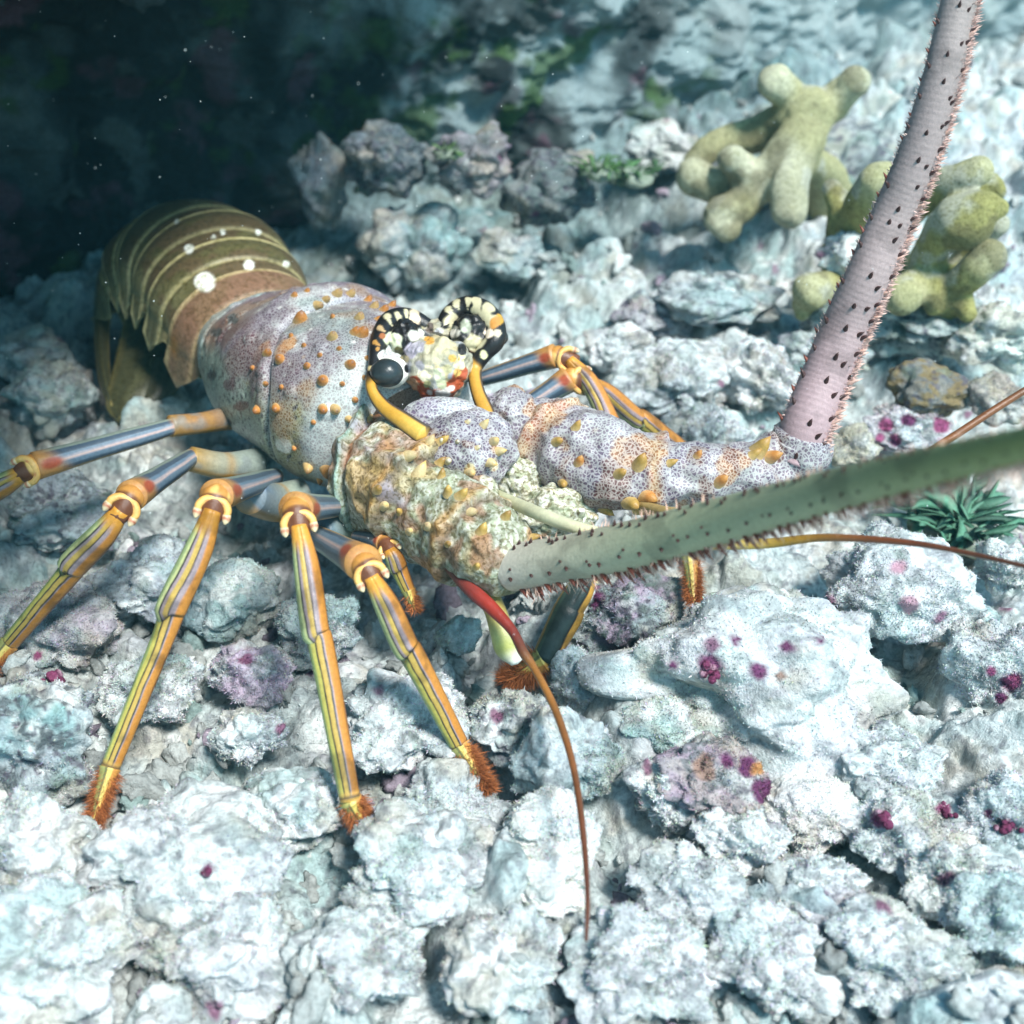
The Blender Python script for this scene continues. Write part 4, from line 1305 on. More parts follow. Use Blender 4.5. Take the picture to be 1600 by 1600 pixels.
def horn(rows, marks, swap=1):
    pts, rad = pxpath(rows)
    v, q, t, K, PH, fr = sweep(pts, rad, tocam(pts[len(pts) // 2]), 48, 0.006)
    c = np.tile(np.array(BLACK), (len(v), 1))
    n = fbm(v, 14, 2, 4)
    kk = K + 0.12 * n
    return v, q, t, K, PH, c, n


v, q, t, K, PH, c, n = horn([(668, 512, 1.10, 14), (640, 498, 1.14, 16), (612, 503, 1.15, 18), (594, 530, 1.13, 15), (584, 570, 1.09, 9), (580, 604, 1.05, 9), (598, 634, 1.0, 12), (630, 658, 0.97, 15), (662, 680, 0.94, 17)], None)
c = mixc(c, (0.52, 0.27, 0.035), sstep(4.4, 4.9, K + 0.3 * n))
c = mixc(c, (0.70, 0.46, 0.10), sstep(6.5, 8, K) * 0.7)
x = np.sin(PH)
c = mixc(c, DARK, sstep(0.62, 0.85, np.abs(x)) * sstep(4.6, 5.4, K) * 0.95)
gh = Geo().add(v, q, t, c)
def wedge(x0, y0, x1, y1, r0, col):
    return [(x0 + (x1 - x0) * k, y0 + (y1 - y0) * k, r0 * (1 - 0.65 * k), col) for k in (0, 0.25, 0.5, 0.75, 1)]


c2 = paint(v, c, wedge(621, 490, 624, 506, 5, CREAM) + wedge(634, 486, 636, 500, 4, CREAM) + wedge(605, 496, 612, 508, 5, CREAM) + wedge(594, 512, 602, 518, 4, (0.45, 0.3, 0.15)) + wedge(648, 488, 650, 512, 8, (0.56, 0.44, 0.30)) + wedge(586, 535, 594, 540, 3.5, (0.4, 0.2, 0.05)) + [(624, 495, 5, CREAM), (648, 500, 9, (0.8, 0.62, 0.45)), (607, 495, 5, CREAM), (636, 512, 5, (0.7, 0.6, 0.4)), (658, 520, 9, CREAM), (614, 528, 11, (0.62, 0.62, 0.42)), (598, 524, 4, (0.3, 0.1, 0.03)), (590, 545, 4, (0.4, 0.2, 0.05)), (600, 555, 9, WHITE), (578, 575, 4, (0.5, 0.4, 0.2))])
h1 = Geo().add(v, q, t, c2)
ho1 = h1.link('horn', M_HORN, lob)
v, q, t, K, PH, c, n = horn([(690, 520, 1.10, 12), (703, 494, 1.15, 15), (728, 480, 1.18, 17), (755, 487, 1.18, 18), (772, 508, 1.15, 17), (773, 532, 1.11, 16), (756, 552, 1.06, 14), (742, 578, 1.0, 11), (746, 610, 0.96, 11), (760, 645, 0.92, 13), (768, 668, 0.9, 13)], None)
c = mixc(c, (0.52, 0.27, 0.04), sstep(6.6, 7.1, K + 0.3 * n))
c = mixc(c, DARK, sstep(0.65, 0.88, np.abs(np.sin(PH))) * sstep(6.8, 7.2, K) * 0.9)
c2 = paint(v, c, wedge(700, 484, 712, 496, 5, CREAM) + wedge(714, 472, 718, 486, 5, CREAM) + wedge(730, 467, 731, 482, 6, CREAM) + wedge(745, 472, 741, 490, 7, CREAM) + wedge(764, 482, 752, 500, 10, CREAM) + wedge(779, 500, 768, 508, 8, (0.52, 0.28, 0.04)) + wedge(778, 520, 764, 522, 5, (0.5, 0.42, 0.3)) + [(714, 477, 5, CREAM), (732, 474, 5, CREAM), (742, 484, 8, CREAM), (760, 496, 13, CREAM), (773, 504, 8, ORANGE), (764, 522, 6, (0.8, 0.65, 0.5)), (742, 532, 15, CREAM), (755, 554, 8, (0.75, 0.7, 0.4)), (707, 502, 15, CREAM), (722, 500, 6, CREAM)])
h2 = Geo().add(v, q, t, c2)
ho2 = h2.link('horn', M_HORN, lob)


def eye(px, py, z, r, sx):
    st, _ = blob('eye', px + sx * 0.35, py - 2, z - 0.035, r * 1.05, r * 0.96, r, (0.75, 0.72, 0.66), lob, lv=5, rough=0.05, m=M_HORN, spots=[(px + sx * 1.6, py - 8, 7, BLACK)])
    bpy.context.view_layer.update()
    c = W(px, py, z)
    s_ = np.linalg.norm(c - C0) / F_PX
    vv, ff = ico(5)
    p = vv * [r * s_, r * s_ * 0.9, r * s_ * 0.84] * (1 + 0.03 * fbm(vv, 1.5, 2, 3))[:, None] + c
    Geo().add(p, None, ff, (0.022, 0.028, 0.030)).link('cornea', M_EYE, st, origin=c)


eye(604, 583, 1.09, 26, 22)
eye(778, 527, 1.10, 16, -12)


def plate_col(p):
    c = np.tile(np.array([0.40, 0.365, 0.38]), (len(p), 1))
    n = fbm(p, 5, 3, 13)
    c = mixc(c, (0.27, 0.23, 0.28), sstep(0, 0.6, n))
    c = mixc(c, (0.58, 0.58, 0.56), 0.7 * sstep(0.1, 0.6, fbm(p, 11, 3, 19)))
    c = mixc(c, (0.50, 0.27, 0.08), 0.85 * sstep(0.4, 0.65, fbm(p, 6, 3, 17)))
    c = mixc(c, (0.25, 0.09, 0.04), 0.7 * sstep(0.5, 0.75, fbm(p, 9, 3, 18)))
    return (c * 1.08) ** 1.5


def ped_col(p):
    wv = p + 0.10 * np.stack([fbm(p, 3.0, 2, 1), fbm(p, 3.0, 2, 2), fbm(p, 3.0, 2, 3)], 1)
    n = fbm(wv, 4.2, 3, 5)
    b = np.sin(n * 22)
    c = np.tile(np.array([0.50, 0.48, 0.38]), (len(p), 1))
    c = mixc(c, (0.66, 0.65, 0.58), sstep(0.1, 0.8, b))
    c = mixc(c, (0.28, 0.32, 0.20), 0.6 * sstep(0.45, 0.9, -b))
    c = mixc(c, (0.50, 0.32, 0.12), 0.7 * sstep(0.40, 0.7, fbm(wv, 5, 3, 9)))
    c = mixc(c, (0.12, 0.09, 0.05), 0.85 * np.exp(-((b + 0.2) / 0.13) ** 2))
    c = mixc(c, (0.24, 0.28, 0.20), 0.4 * sstep(0.3, 0.6, fbm(wv, 3, 3, 29)))
    c = mixc(c, (0.36, 0.17, 0.10), 0.6 * sstep(0.45, 0.7, fbm(wv, 7, 3, 11)))
    return (c * 1.12) ** 1.2


ap, gap = blob('antennule_plate', 732, 702, 0.84, 74, 64, 60, LAV, lob, pcol=plate_col, seed=8, rough=0.10, spots=[(712, 745, 9, WHITE), (735, 735, 8, (0.6, 0.45, 0.15)), (770, 725, 8, (0.7, 0.55, 0.3))])
bpy.context.view_layer.update()
APB = gap.bvh()
for px, py, r in ((700, 720, 7), (735, 738, 9), (712, 742, 8), (765, 722, 9), (772, 690, 9), (755, 665, 8), (690, 690, 6), (730, 660, 5), (745, 700, 5), (715, 690, 4), (780, 705, 8)):
    spine(px, py, r, APB, ap, col=(0.52, 0.42, 0.24), tip=(0.55, 0.33, 0.08) if r > 7 else (0.6, 0.58, 0.5), hgt=2.2, lean=(0.6, -0.3, 0.5))
blob('antennule_plate', 800, 655, 0.84, 50, 48, 50, LAV, lob, pcol=plate_col, seed=9, rough=0.10)


def peduncle(rows, colf, seed, m, lips):
    pts, rad = pxpath(rows)

    def shp(K, PH):
        d = 1 + 0 * K
        for l in lips:
            d = d + 0.12 * sstep(l - 0.35, l, K) * sstep(l + 0.10, l + 0.02, K) - 0.10 * sstep(l + 0.02, l + 0.10, K) * sstep(l + 0.7, l + 0.15, K)
        return d
    v, q, t, K, PH, fr = sweep(pts, rad, tocam(pts[2]), 160, 0.010, 1.0, True, shp)
    cen = cr1(np.arange(len(pts)), pts, np.clip(K, 0, len(pts) - 1))
    nn = nrm(v - cen)
    e1, e2, ei = worley(v, 8.0, seed)
    dsp = 0.020 * fbm(v, 3.5, 3, seed) + 0.018 * (1 - np.abs(fbm(v, 5.5, 3, seed + 2)) * 2) + 0.016 * sstep(0.40, 0.10, e1) * (ei > 0.6)
    v = v + nn * dsp[:, None]
    c = colf(v)
    return Geo().add(v, q, t, c), K, PH, v, c, q, t


# the near peduncle
g, K, PH, v, c, q, t = peduncle([(560, 735, 0.66, 84), (605, 742, 0.68, 92), (660, 775, 0.68, 92), (710, 815, 0.67, 80), (760, 858, 0.66, 66), (805, 884, 0.66, 48)], ped_col, 3, M_PED, (0.35, 2.1, 3.6))
e = np.exp(-((K - 0.30) / 0.12) ** 2)
c = mixc(c, (0.24, 0.37, 0.32), e)
c = mixc(c, (0.36, 0.11, 0.03), 0.8 * np.exp(-((K - 0.62) / 0.14) ** 2) * sstep(-0.2, 0.4, np.cos(PH + 0.9)))
for k0 in (2.18, 3.68):
    c = mixc(c, (0.10, 0.06, 0.03), 0.85 * np.exp(-((K - k0 + 0.05 * fbm(v, 9, 2, 3)) / 0.05) ** 2))
    c = mixc(c, (0.48, 0.24, 0.05), 0.7 * np.exp(-((K - k0 + 0.18 + 0.1 * fbm(v, 9, 2, 3)) / 0.09) ** 2))
c = mixc(c, (0.34, 0.30, 0.36), 0.7 * sstep(0.25, 0.6, fbm(v, 3.4, 3, 44)))
c = c * (1 - 0.35 * sstep(0.2, 0.7, fbm(v, 13, 3, 45)))[:, None]
ped1 = Geo().add(v, q, t, c)
a1 = ped1.link('antenna', M_PED, lob)
a1['label'] = 'green antenna sweeping close to the camera'
bpy.context.view_layer.update()
B1 = ped1.bvh()
for i, (px, py, r) in enumerate([(640, 712, 10), (690, 690, 9), (590, 765, 8), (600, 790, 9), (686, 725, 9), (700, 770, 9), (735, 800, 9), (752, 832, 11), (790, 808, 9), (655, 740, 12), (690, 745, 8), (625, 800, 7), (668, 822, 8), (720, 775, 10), (830, 840, 8), (640, 830, 7), (700, 850, 6), (745, 885, 7), (672, 690, 8), (830, 935, 10)]):
    spine(px, py, r, B1, a1, col=(GOLD if i % 3 else (0.7, 0.55, 0.3)), tip=(0.5, 0.32, 0.08) if i % 2 else (0.2, 0.1, 0.04), hgt=2.4, lean=(0.6, -0.2, 0.7))
# the far peduncle
g, K, PH, v, c, q, t = peduncle([(835, 672, 0.74, 50), (880, 700, 0.74, 66), (940, 728, 0.73, 68), (1020, 742, 0.72, 58), (1100, 745, 0.72, 50), (1170, 735, 0.72, 44), (1222, 722, 0.73, 44), (1250, 702, 0.79, 44), (1259, 678, 0.86, 39)], plate_col, 5, M_PLATE, (0.7, 3.2))
for k0, s0 in ((0.75, 0.16), (3.05, 0.12)):
    e = np.exp(-((K - k0 + 0.12 * fbm(v, 9, 2, 3)) / s0) ** 2)
    c = mixc(c, (0.62, 0.36, 0.12), 0.9 * e)
    c = mixc(c, (0.42, 0.12, 0.04), 0.8 * e * sstep(0.1, 0.5, fbm(v, 12, 2, 5)))
ped2 = Geo().add(v, q, t, c)
a2 = ped2.link('antenna', M_PLATE, lob)
a2['label'] = 'pinkish lilac antenna rising past the yellow coral'
bpy.context.view_layer.update()
B2 = ped2.bvh()
for i, (px, py, r) in enumerate([(905, 722, 9), (968, 740, 10), (1000, 725, 13), (1125, 752, 11), (1045, 724, 8), (880, 755, 9), (895, 790, 10), (945, 795, 10), (1185, 704, 15), (1205, 714, 12), (1175, 712, 9), (985, 785, 14), (1010, 775, 14), (1000, 795, 12), (870, 690, 9), (1090, 712, 7), (900, 668, 8)]):
    spine(px, py, r, B2, a2, col=(GOLD if i % 3 else (0.5, 0.2, 0.05)), tip=(0.35, 0.18, 0.04), hgt=2.4, lean=(0.6, -0.2, 0.7))


def flagellum(rows, colours, parent, rows_sp, fringe, seed, ringf=40.0, amp=0.13):
    pts, rad = pxpath(rows)
    v, q, t, K, PH, fr = sweep(pts, rad, tocam(pts[len(pts) // 3]), 120, 0.008)
    kk, P, T, N, B, r = fr
    arc = np.concatenate([[0], np.cumsum(np.linalg.norm(np.diff(P, axis=0), axis=1))])
    AL = np.interp(K, kk, arc)
    cen = cr1(np.arange(len(pts)), pts, K)
    nn = nrm(v - cen)
    rg = np.sin(AL * 2 * math.pi * ringf)
    v = v + nn * (0.0045 * amp * rg)[:, None]
    c = cr1(np.linspace(0, len(rows) - 1, len(colours)), np.array(colours, float), K)
    c = c * (1 + amp * rg * (0.6 + 0.4 * vnoise(v * 3, 3)))[:, None]
    c = mixc(c, c * 0.72, sstep(0.1, 0.6, fbm(v, 7, 3, seed)))
    g = Geo().add(v, q, t, c, 0)
    rng = np.random.default_rng(seed)
    lo, hi = 0.06, arc[-1]
    for (phd, gap, h, rr, col) in rows_sp:
        al = np.arange(lo, hi, gap)
        al = al + rng.uniform(-0.3, 0.3, len(al)) * gap
        al = al[al < hi]
        p0, t0 = cr1(arc, P, al), cr1(arc, T, al)
        n0, b0, r0 = cr1(arc, N, al), cr1(arc, B, al), np.interp(al, arc, r)
        ph = np.radians(phd + rng.uniform(-7, 7, len(al)))[:, None]
        d0 = n0 * np.cos(ph) + b0 * np.sin(ph)
        sv, sq, st, lev = cones(p0 + d0 * r0[:, None] * 0.97, nrm(d0 + t0 * 0.75), h * 1.25 * rng.uniform(0.7, 1.25, len(al)) * r0 / r.max(), rr * r0 / r.max(), 8)
        g.add(sv, sq, st, np.asarray(col), 1)
    for (phd, spread, n, ln, col) in fringe:
        al = rng.uniform(lo, hi, n)
        p0, t0 = cr1(arc, P, al), cr1(arc, T, al)
        n0, b0, r0 = cr1(arc, N, al), cr1(arc, B, al), np.interp(al, arc, r)
        ph = np.radians(phd + rng.normal(size=n) * spread)[:, None]
        d0 = n0 * np.cos(ph) + b0 * np.sin(ph)
        bv, bq, bt = blades(p0 + d0 * r0[:, None] * 0.97, nrm(d0 + t0 * 0.5 + rng.normal(size=(n, 3)) * 0.2), ln * rng.uniform(0.5, 1.2, n), 0.0025, rng)
        g.add(bv, bq, bt, np.repeat(np.asarray(col) * rng.uniform(0.8, 1.2, (n, 1)), 5, 0), 2)
    return g.link('flagellum', [M_ANT, M_SPINE, M_HAIR], parent)


SPD = (0.05, 0.018, 0.015)
SPR = (0.20, 0.05, 0.03)
PINK = (0.72, 0.46, 0.36)
flagellum([(800, 886, 0.66, 38), (850, 879, 0.74, 37), (920, 866, 0.86, 37), (1000, 848, 1.01, 38), (1100, 821, 1.21, 37), (1200, 794, 1.42, 35), (1300, 767, 1.62, 33), (1400, 742, 1.82, 31), (1500, 718, 2.01, 29), (1600, 694, 2.19, 26), (1720, 665, 2.38, 23), (1900, 622, 2.60, 19), (2150, 572, 2.80, 13), (2450, 520, 2.95, 5)],
          [(0.46, 0.42, 0.36), (0.41, 0.39, 0.29), (0.32, 0.34, 0.22), (0.26, 0.29, 0.18), (0.19, 0.23, 0.11), (0.15, 0.20, 0.07), (0.16, 0.20, 0.07), (0.16, 0.2, 0.07)], a1,
          [(-62, 0.085, 0.03, 0.010, SPD), (-50, 0.10, 0.026, 0.009, SPD), (22, 0.095, 0.028, 0.010, SPD), (10, 0.21, 0.02, 0.008, SPD), (70, 0.06, 0.045, 0.012, SPR), (86, 0.06, 0.055, 0.013, SPR)],
          [(80, 9, 900, 0.05, PINK), (-80, 8, 160, 0.03, PINK)], 4, 52.0, 0.05)
flagellum([(1240, 725, 0.73, 36), (1248, 705, 0.78, 37), (1262, 660, 0.90, 38), (1290, 590, 1.06, 37), (1322, 510, 1.26, 36), (1358, 430, 1.48, 34), (1395, 340, 1.70, 32), (1425, 270, 1.88, 31), (1448, 205, 2.04, 29), (1475, 110, 2.26, 27), (1500, 0, 2.5, 25), (1520, -90, 2.7, 23)],
          [(0.40, 0.27, 0.285), (0.37, 0.255, 0.26), (0.33, 0.25, 0.24), (0.28, 0.22, 0.21), (0.26, 0.22, 0.20)], a2,
          [(-55, 0.15, 0.034, 0.012, SPD), (2, 0.14, 0.032, 0.012, SPD), (32, 0.13, 0.032, 0.012, SPD), (-78, 0.12, 0.03, 0.010, SPR), (68, 0.07, 0.034, 0.011, (0.50, 0.30, 0.24)), (82, 0.06, 0.040, 0.012, (0.56, 0.36, 0.30)), (55, 0.09, 0.034, 0.012, SPD)],
          [(74, 10, 2600, 0.028, (0.62, 0.42, 0.37)), (-84, 7, 500, 0.020, (0.62, 0.45, 0.40))], 5)

blob('head_plate', 690, 650, 0.93, 62, 30, 34, LAV, lob, pcol=lambda p: mixc(np.tile(np.array([0.44, 0.46, 0.45]), (len(p), 1)), (0.30, 0.26, 0.32), sstep(0.0, 0.5, fbm(p, 9, 3, 2))), seed=11, rough=0.06)
blob('head_plate', 676, 668, 0.82, 50, 30, 46, LAV, lob, pcol=plate_col, seed=12, rough=0.08)
blob('head_plate', 812, 752, 0.62, 52, 46, 60, LAV, lob, m=M_PED, pcol=ped_col, seed=14, rough=0.16)
blob('head_plate', 862, 800, 0.58, 62, 44, 60, LAV, lob, m=M_PED, pcol=ped_col, seed=15, rough=0.16)


# ------------------------------------------------------------------ corals, algae, loose rubble, drifting specks
def evaluated(me, voxel, smooth):
    o = bpy.data.objects.new('coral_form', me)
    COL.objects.link(o)
    m = o.modifiers.new('r', 'REMESH')
    m.mode = 'VOXEL'
    m.voxel_size = voxel
    sm = o.modifiers.new('s', 'SMOOTH')
    sm.iterations = smooth
    sm.factor = 0.5
    dg = bpy.context.evaluated_depsgraph_get()
    ev = o.evaluated_get(dg).to_mesh()
    n = len(ev.vertices)
    v = np.zeros(n * 3, np.float32)
    ev.vertices.foreach_get('co', v)
    nn = np.zeros(n * 3, np.float32)
    ev.vertices.foreach_get('normal', nn)
    f = [tuple(p.vertices) for p in ev.polygons]
    o.evaluated_get(dg).to_mesh_clear()
    bpy.data.objects.remove(o)
    q = np.array([x for x in f if len(x) == 4]).reshape(-1, 4)
    t = np.array([x for x in f if len(x) == 3]).reshape(-1, 3)
    return v.reshape(-1, 3).astype(float), nn.reshape(-1, 3).astype(float), q, t


def coral(label, branches, dist, base, tipc, tips, seed, group='branching yellow corals'):
    """branches: lists of px, py, extra distance, radius px"""
    g = Geo()
    for br in branches:
        pts = np.array([D(b[0], b[1], dist + b[2]) for b in br])
        rad = np.array([b[3] * (dist + b[2]) / F_PX for b in br])
        v, q, t, K, PH, _ = sweep(pts, rad, tocam(pts[0]), 20, 0.03)
        g.add(v, q, t)
        for p_, r_ in ((pts[0], rad[0]), (pts[-1], rad[-1])):
            vv, ff = ico(3)
            g.add(vv * r_ * 1.02 + p_, None, ff)
    v, q, t = g.arrays()
    me = bpy.data.meshes.new('coral_form')
    me.from_pydata(v.tolist(), [], q.tolist() + t.tolist())
    v, nn, q, t = evaluated(me, 0.017, 6)
    v = v + nn * (0.025 * fbm(v, 3.0, 3, seed) + 0.004 * fbm(v, 14, 2, seed))[:, None]
    c = np.tile(np.asarray(base, float), (len(v), 1))
    c = mixc(c, np.asarray(base) * 0.7, sstep(0, 0.7, fbm(v, 2.5, 3, seed + 3)))
    for (px, py, dd, r) in tips:
        p_ = D(px, py, dist + dd)
        k = sstep(1.5, 0.4, np.linalg.norm(v - p_, axis=1) / (r * dist / F_PX) + 0.15 * fbm(v, 6, 2, 9))
        c = mixc(c, tipc, 0.75 * k)
    c = mixc(c, (0.55, 0.55, 0.46), 0.7 * sstep(0.35, 0.6, fbm(v, 3.2, 4, seed + 5)))
    c = mixc(c, (0.16, 0.14, 0.07), 0.6 * sstep(0.4, 0.7, fbm(v, 4, 4, seed + 6)))
    o0 = v.mean(0)
    o0[2] = v[:, 2].min()
    o = Geo().add(v, q, t, c).link('branching_coral', M_CORAL, origin=o0)
    tag(o, label, 'coral', group)
    return o


d0 = 8.6
coral('pale upper coral with knobbly antler branches hanging over a dark hollow',
      [[(1300, 165, .4, 26), (1268, 190, .2, 34), (1245, 235, .05, 36), (1215, 270, 0, 34), (1180, 285, 0, 30), (1145, 252, -.1, 23)],
       [(1180, 285, 0, 30), (1155, 318, -.05, 27), (1125, 335, -.1, 26), (1138, 358, -.1, 18)],
       [(1245, 235, .05, 36), (1232, 290, -.1, 30), (1235, 330, -.15, 28)],
       [(1165, 290, .1, 24), (1115, 288, .1, 23), (1085, 275, .05, 24)],
       [(1265, 180, .2, 40), (1190, 205, .35, 26), (1120, 225, .3, 20), (1088, 255, .25, 18)],
       [(1280, 180, .3, 28), (1312, 150, .25, 24), (1335, 128, .2, 24)],
       [(1262, 185, .3, 28), (1232, 150, .2, 24), (1210, 128, .1, 22)],
       [(1250, 240, .1, 30), (1290, 290, .6, 34), (1300, 380, .9, 40)]],
      d0, (0.44, 0.42, 0.23), (0.68, 0.67, 0.50), [(1145, 250, -.1, 34), (1085, 275, .05, 34), (1128, 345, -.1, 36), (1235, 335, -.15, 40), (1215, 265, -.1, 46), (1210, 128, 0, 34), (1335, 128, .2, 34), (1170, 285, 0, 30)], 3)
d1_ = 7.5
coral('olive yellow coral with thick fingers behind the pink antenna',
      [[(1440, 520, .5, 40), (1440, 440, .2, 26), (1455, 390, .1, 27), (1470, 360, 0, 30)],
       [(1470, 362, .05, 30), (1505, 342, -.05, 38), (1545, 325, -.1, 26), (1562, 325, -.1, 13)],
       [(1400, 340, .3, 30), (1455, 300, .15, 27), (1500, 282, .05, 25), (1527, 268, 0, 22)],
       [(1520, 300, .2, 24), (1550, 285, .2, 16), (1562, 300, .2, 12)],
       [(1340, 345, .3, 30), (1355, 310, .1, 27), (1374, 280, 0, 27)],
       [(1320, 480, .7, 34), (1306, 400, .5, 26), (1316, 335, .4, 22), (1300, 295, .4, 15)],
       [(1440, 430, .2, 24), (1425, 448, .05, 24), (1412, 462, -.05, 27)],
       [(1480, 510, .3, 26), (1490, 455, .1, 25), (1520, 428, 0, 22), (1548, 403, -.05, 22)],
       [(1480, 440, .2, 28), (1500, 470, .1, 24), (1512, 490, .05, 16)],
       [(1340, 460, .5, 30), (1300, 450, .2, 24), (1266, 452, .05, 27)],
       [(1266, 458, .05, 26), (1256, 480, .1, 18), (1254, 492, .1, 13)],
       [(1395, 420, .4, 30), (1392, 360, .35, 26), (1385, 330, .35, 24)],
       [(1500, 420, .35, 28), (1535, 370, .25, 22), (1558, 352, .2, 18)],
       [(1400, 480, .4, 30), (1350, 500, .25, 24), (1330, 512, .2, 20)],
       [(1455, 440, .1, 24), (1462, 465, .05, 21), (1462, 480, .05, 15)]],
      d1_, (0.37, 0.35, 0.13), (0.62, 0.60, 0.40), [(1374, 278, 0, 34), (1412, 462, -.05, 34), (1548, 403, -.05, 32), (1264, 452, .05, 36), (1527, 268, 0, 28)], 5)


def frond_tuft(px, py, z, r, n, label, col, seed, length=1.0, spread=1.0):
    c = W(px, py, z)
    s_ = np.linalg.norm(c - C0) / F_PX
    rng = np.random.default_rng(seed)
    g = Geo()
    for i in range(n):
        a = rng.uniform(0, 2 * math.pi)
        b0 = c + np.array([math.cos(a), math.sin(a), 0]) * r * s_ * rng.uniform(0, 0.6)
        a += rng.normal() * 0.9
        dr = nrm(np.array([math.cos(a) * spread, math.sin(a) * spread, rng.uniform(0.15, 1.3)]))
        L = r * s_ * rng.uniform(0.35, 0.95) * length
        u = np.linspace(0, 1, 8)
        side = nrm(np.cross(dr, [0, 0, 1.0]) + rng.normal(size=3) * 0.3)
        cen = b0 + dr * (u * L)[:, None] + np.array([0, 0, -0.35]) * (u ** 2 * L)[:, None] + side * (0.12 * L * np.sin(u * 3 + i))[:, None]
        w = (np.sin(math.pi * np.clip(u * 0.9 + 0.1, 0, 1)) ** 0.7) * L * rng.uniform(0.06, 0.13)
        nrm_ = nrm(np.cross(dr, side))
        V = np.stack([cen - side * w[:, None], cen + nrm_ * (w * 0.35)[:, None], cen + side * w[:, None], cen - nrm_ * (w * 0.1)[:, None]], 1)
        g.add(V.reshape(-1, 3), grid_quads(8, 4, True), None, np.asarray(col) * rng.uniform(0.5, 1.8) + rng.uniform(0, 0.03))
    vv, ff = ico(3)
    hf = vv * [r * s_ * 0.62, r * s_ * 0.62, r * s_ * 0.2] * (1 + 0.35 * fbm(vv * 2, 1.5, 3, seed))[:, None] + c - [0, 0, r * s_ * 0.15]
    g.add(hf, None, ff, mixc(np.tile(np.array([0.20, 0.24, 0.19]), (len(hf), 1)), (0.06, 0.10, 0.05), sstep(-0.1, 0.4, fbm(hf, 9, 3, seed))))
    o = g.link('green_alga', M_ALGA, origin=c)
    tag(o, label, 'seaweed')


frond_tuft(1495, 812, 0.04, 100, 130, 'blue green leafy seaweed tuft below the near green antenna', (0.05, 0.14, 0.085), 3)
frond_tuft(935, 262, 0.85, 46, 50, 'bright green seaweed patch on the dark slope above the far leg', (0.05, 0.13, 0.03), 4, 0.8)
frond_tuft(988, 268, 0.7, 56, 55, 'dark green seaweed beside the upper coral', (0.04, 0.11, 0.035), 5, 0.8)
frond_tuft(700, 236, 1.0, 34, 34, 'small green seaweed patch on the pinkish grey rock', (0.05, 0.10, 0.03), 6, 0.8)


def nodule(px, py, r, label, seed):
    """a cluster of little coralline lumps sitting where the ray meets the rubble"""
    ok, loc, no, _, ob, _ = SC.ray_cast(bpy.context.evaluated_depsgraph_get(), Vector(C0), Vector(ray(px, py)).normalized())
    c = np.array(loc)
    rng = np.random.default_rng(seed)
    s_ = np.linalg.norm(c - C0) / F_PX
    g = Geo()
    vv, ff = ico(3)
    for i in range(11):
        o_ = rng.normal(size=3) * [0.5, 0.5, 0.35] * r * s_
        rr = r * s_ * rng.uniform(0.22, 0.5)
        p = vv * rr * (1 + 0.25 * fbm(vv + i, 2.5, 3, seed))[:, None] + c + o_
        g.add(p, None, ff, mixc(np.tile(np.array([0.19, 0.045, 0.10]), (len(p), 1)) * rng.uniform(0.6, 1.3), (0.5, 0.3, 0.38), sstep(0.2, 0.7, fbm(p, 14, 2, i))))
    tag(g.link('coralline_nodule', M_ROCK, origin=c), label, 'algae', 'purple coralline nodules')


bpy.context.view_layer.update()
nodule(84, 1062, 17, 'largest magenta nodule, on the pinkish grey rock by the second leg', 1)
nodule(1376, 1280, 16, 'magenta nodule on the low white stone near the sunlit slab', 2)
nodule(1476, 1264, 11, 'small pink nodule at the far end of the low white stone', 3)
nodule(1572, 1290, 14, 'pink nodule on the dotted white stone at the frame edge', 4)
nodule(322, 1358, 10, 'purple nodule on the broad mound in front of the long leg', 5)
nodule(236, 1216, 11, 'dark purple nodule beside the tip of the long leg', 6)
nodule(1112, 1046, 16, 'dark purple nodule on the crown of the largest boulder', 7)


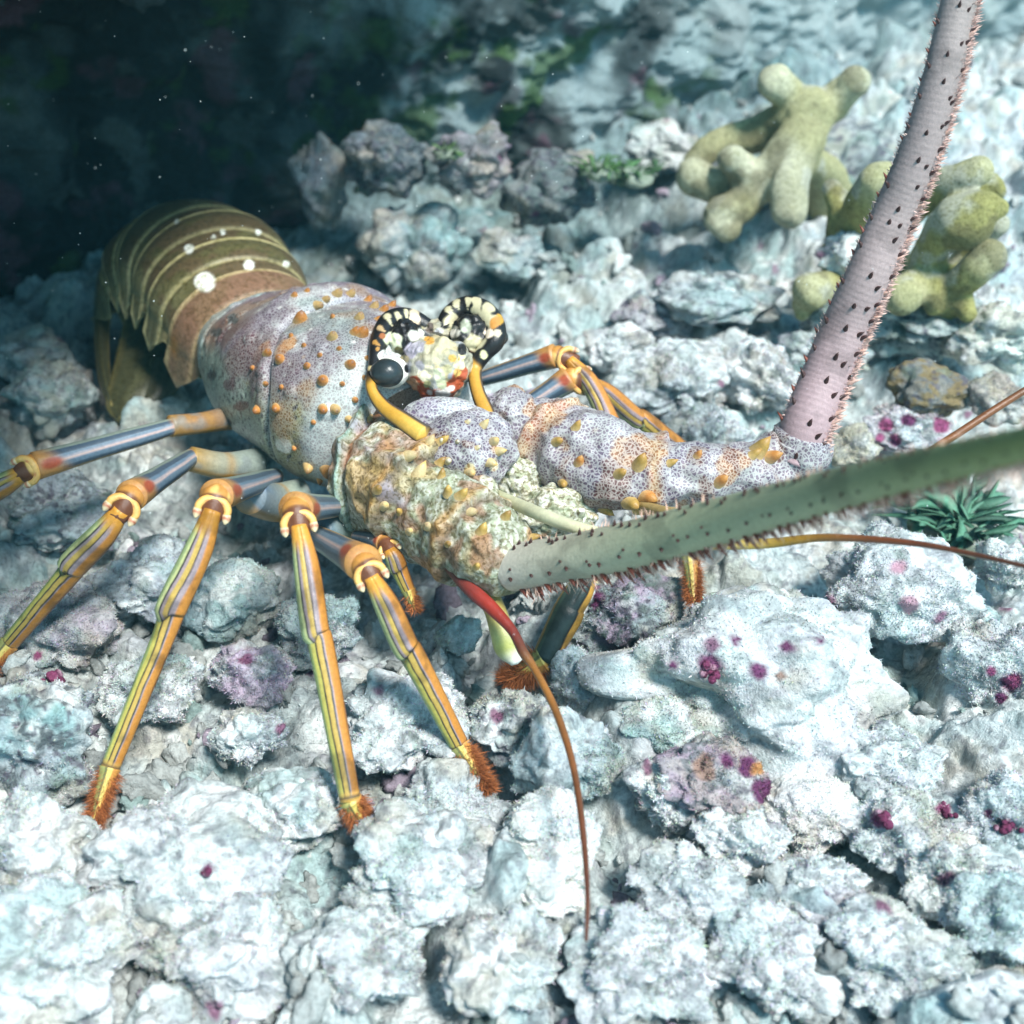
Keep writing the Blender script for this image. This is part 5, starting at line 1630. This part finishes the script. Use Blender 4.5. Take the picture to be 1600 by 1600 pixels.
def pebbles():
    rng = np.random.default_rng(5)
    g = Geo()
    vv, ff = ico(3)
    n = 4200
    y = 1.9 + 9.5 * rng.random(n) ** 1.5
    x = rng.uniform(-1, 1, n) * (0.5 * y + 0.5)
    keep = fbm(np.stack([x, y, 0 * x], 1), 0.9, 2, 3) > -0.35
    x, y = x[keep], y[keep]
    z = ground_z(x, y)
    for i in range(len(x)):
        r = 0.010 + 0.055 * rng.random() ** 3
        q = vv * (1 + 0.55 * vnoise(vv * 1.6 + i * 3.3, 5) + 0.28 * vnoise(vv * 4 + i * 1.7, 6))[:, None]
        ax = rng.normal(size=(3, 3))
        ax, _ = np.linalg.qr(ax)
        p = (q * [1.3, 0.9, 0.65]) @ ax * r + [x[i], y[i], z[i] + r * 0.25]
        b = rng.uniform(0.45, 1.15)
        col = np.array([0.55, 0.58, 0.56]) if rng.random() < 0.8 else (np.array([0.36, 0.30, 0.36]) if rng.random() < 0.6 else np.array([0.30, 0.40, 0.38]))
        g.add(p, None, ff, np.clip(col * b, 0, 0.8))
    tag(g.link('rubble', M_ROCK), kind='stuff')


pebbles()


def specks():
    rng = np.random.default_rng(9)
    g = Geo()
    vv, ff = ico(1)
    for i in range(420):
        px, py = rng.uniform(-100, 1700), rng.uniform(-100, 1000)
        if rng.random() < (px / 1700) * 0.6:
            continue
        dist = rng.uniform(4.2, 8.5)
        p = D(px, py, dist)
        if p[2] < 0.5:
            continue
        r = dist / F_PX * rng.choice([0.6, 0.8, 1.0, 1.6], p=[.5, .38, .12, .0])
        g.add(vv * r * rng.uniform(0.7, 1.3, 3) + p, None, ff, (0.7, 0.75, 0.75))
    tag(g.link('marine_snow', M_SPECK), 'tiny pale specks drifting in the dark water', None, None, 'stuff')


specks()

# ------------------------------------------------------------------ the water's own haze
HX, HY0, HY1, HZ0, HZ1 = 14.0, -3.0, 19.0, -1.8, 5.2
hb = Geo()
hv = np.array([(x, y, z) for z in (HZ0, HZ1) for y in (HY0, HY1) for x in (-HX, HX)])
hb.add(hv, [[0, 2, 3, 1], [4, 5, 7, 6], [0, 1, 5, 4], [2, 6, 7, 3], [0, 4, 6, 2], [1, 3, 7, 5]])
hm = bpy.data.materials.new('water_haze')
hm.use_nodes = True
hn = hm.node_tree
hn.nodes.remove(hn.nodes['Principled BSDF'])
pv = hn.nodes.new('ShaderNodeVolumePrincipled')
pv.inputs['Color'].default_value = (0.22, 0.70, 0.85, 1)
pv.inputs['Density'].default_value = 0.003
hn.links.new(pv.outputs[0], hn.nodes['Material Output'].inputs['Volume'])
ho = hb.link('haze', hm, smooth=False)
tag(ho, kind='stuff')
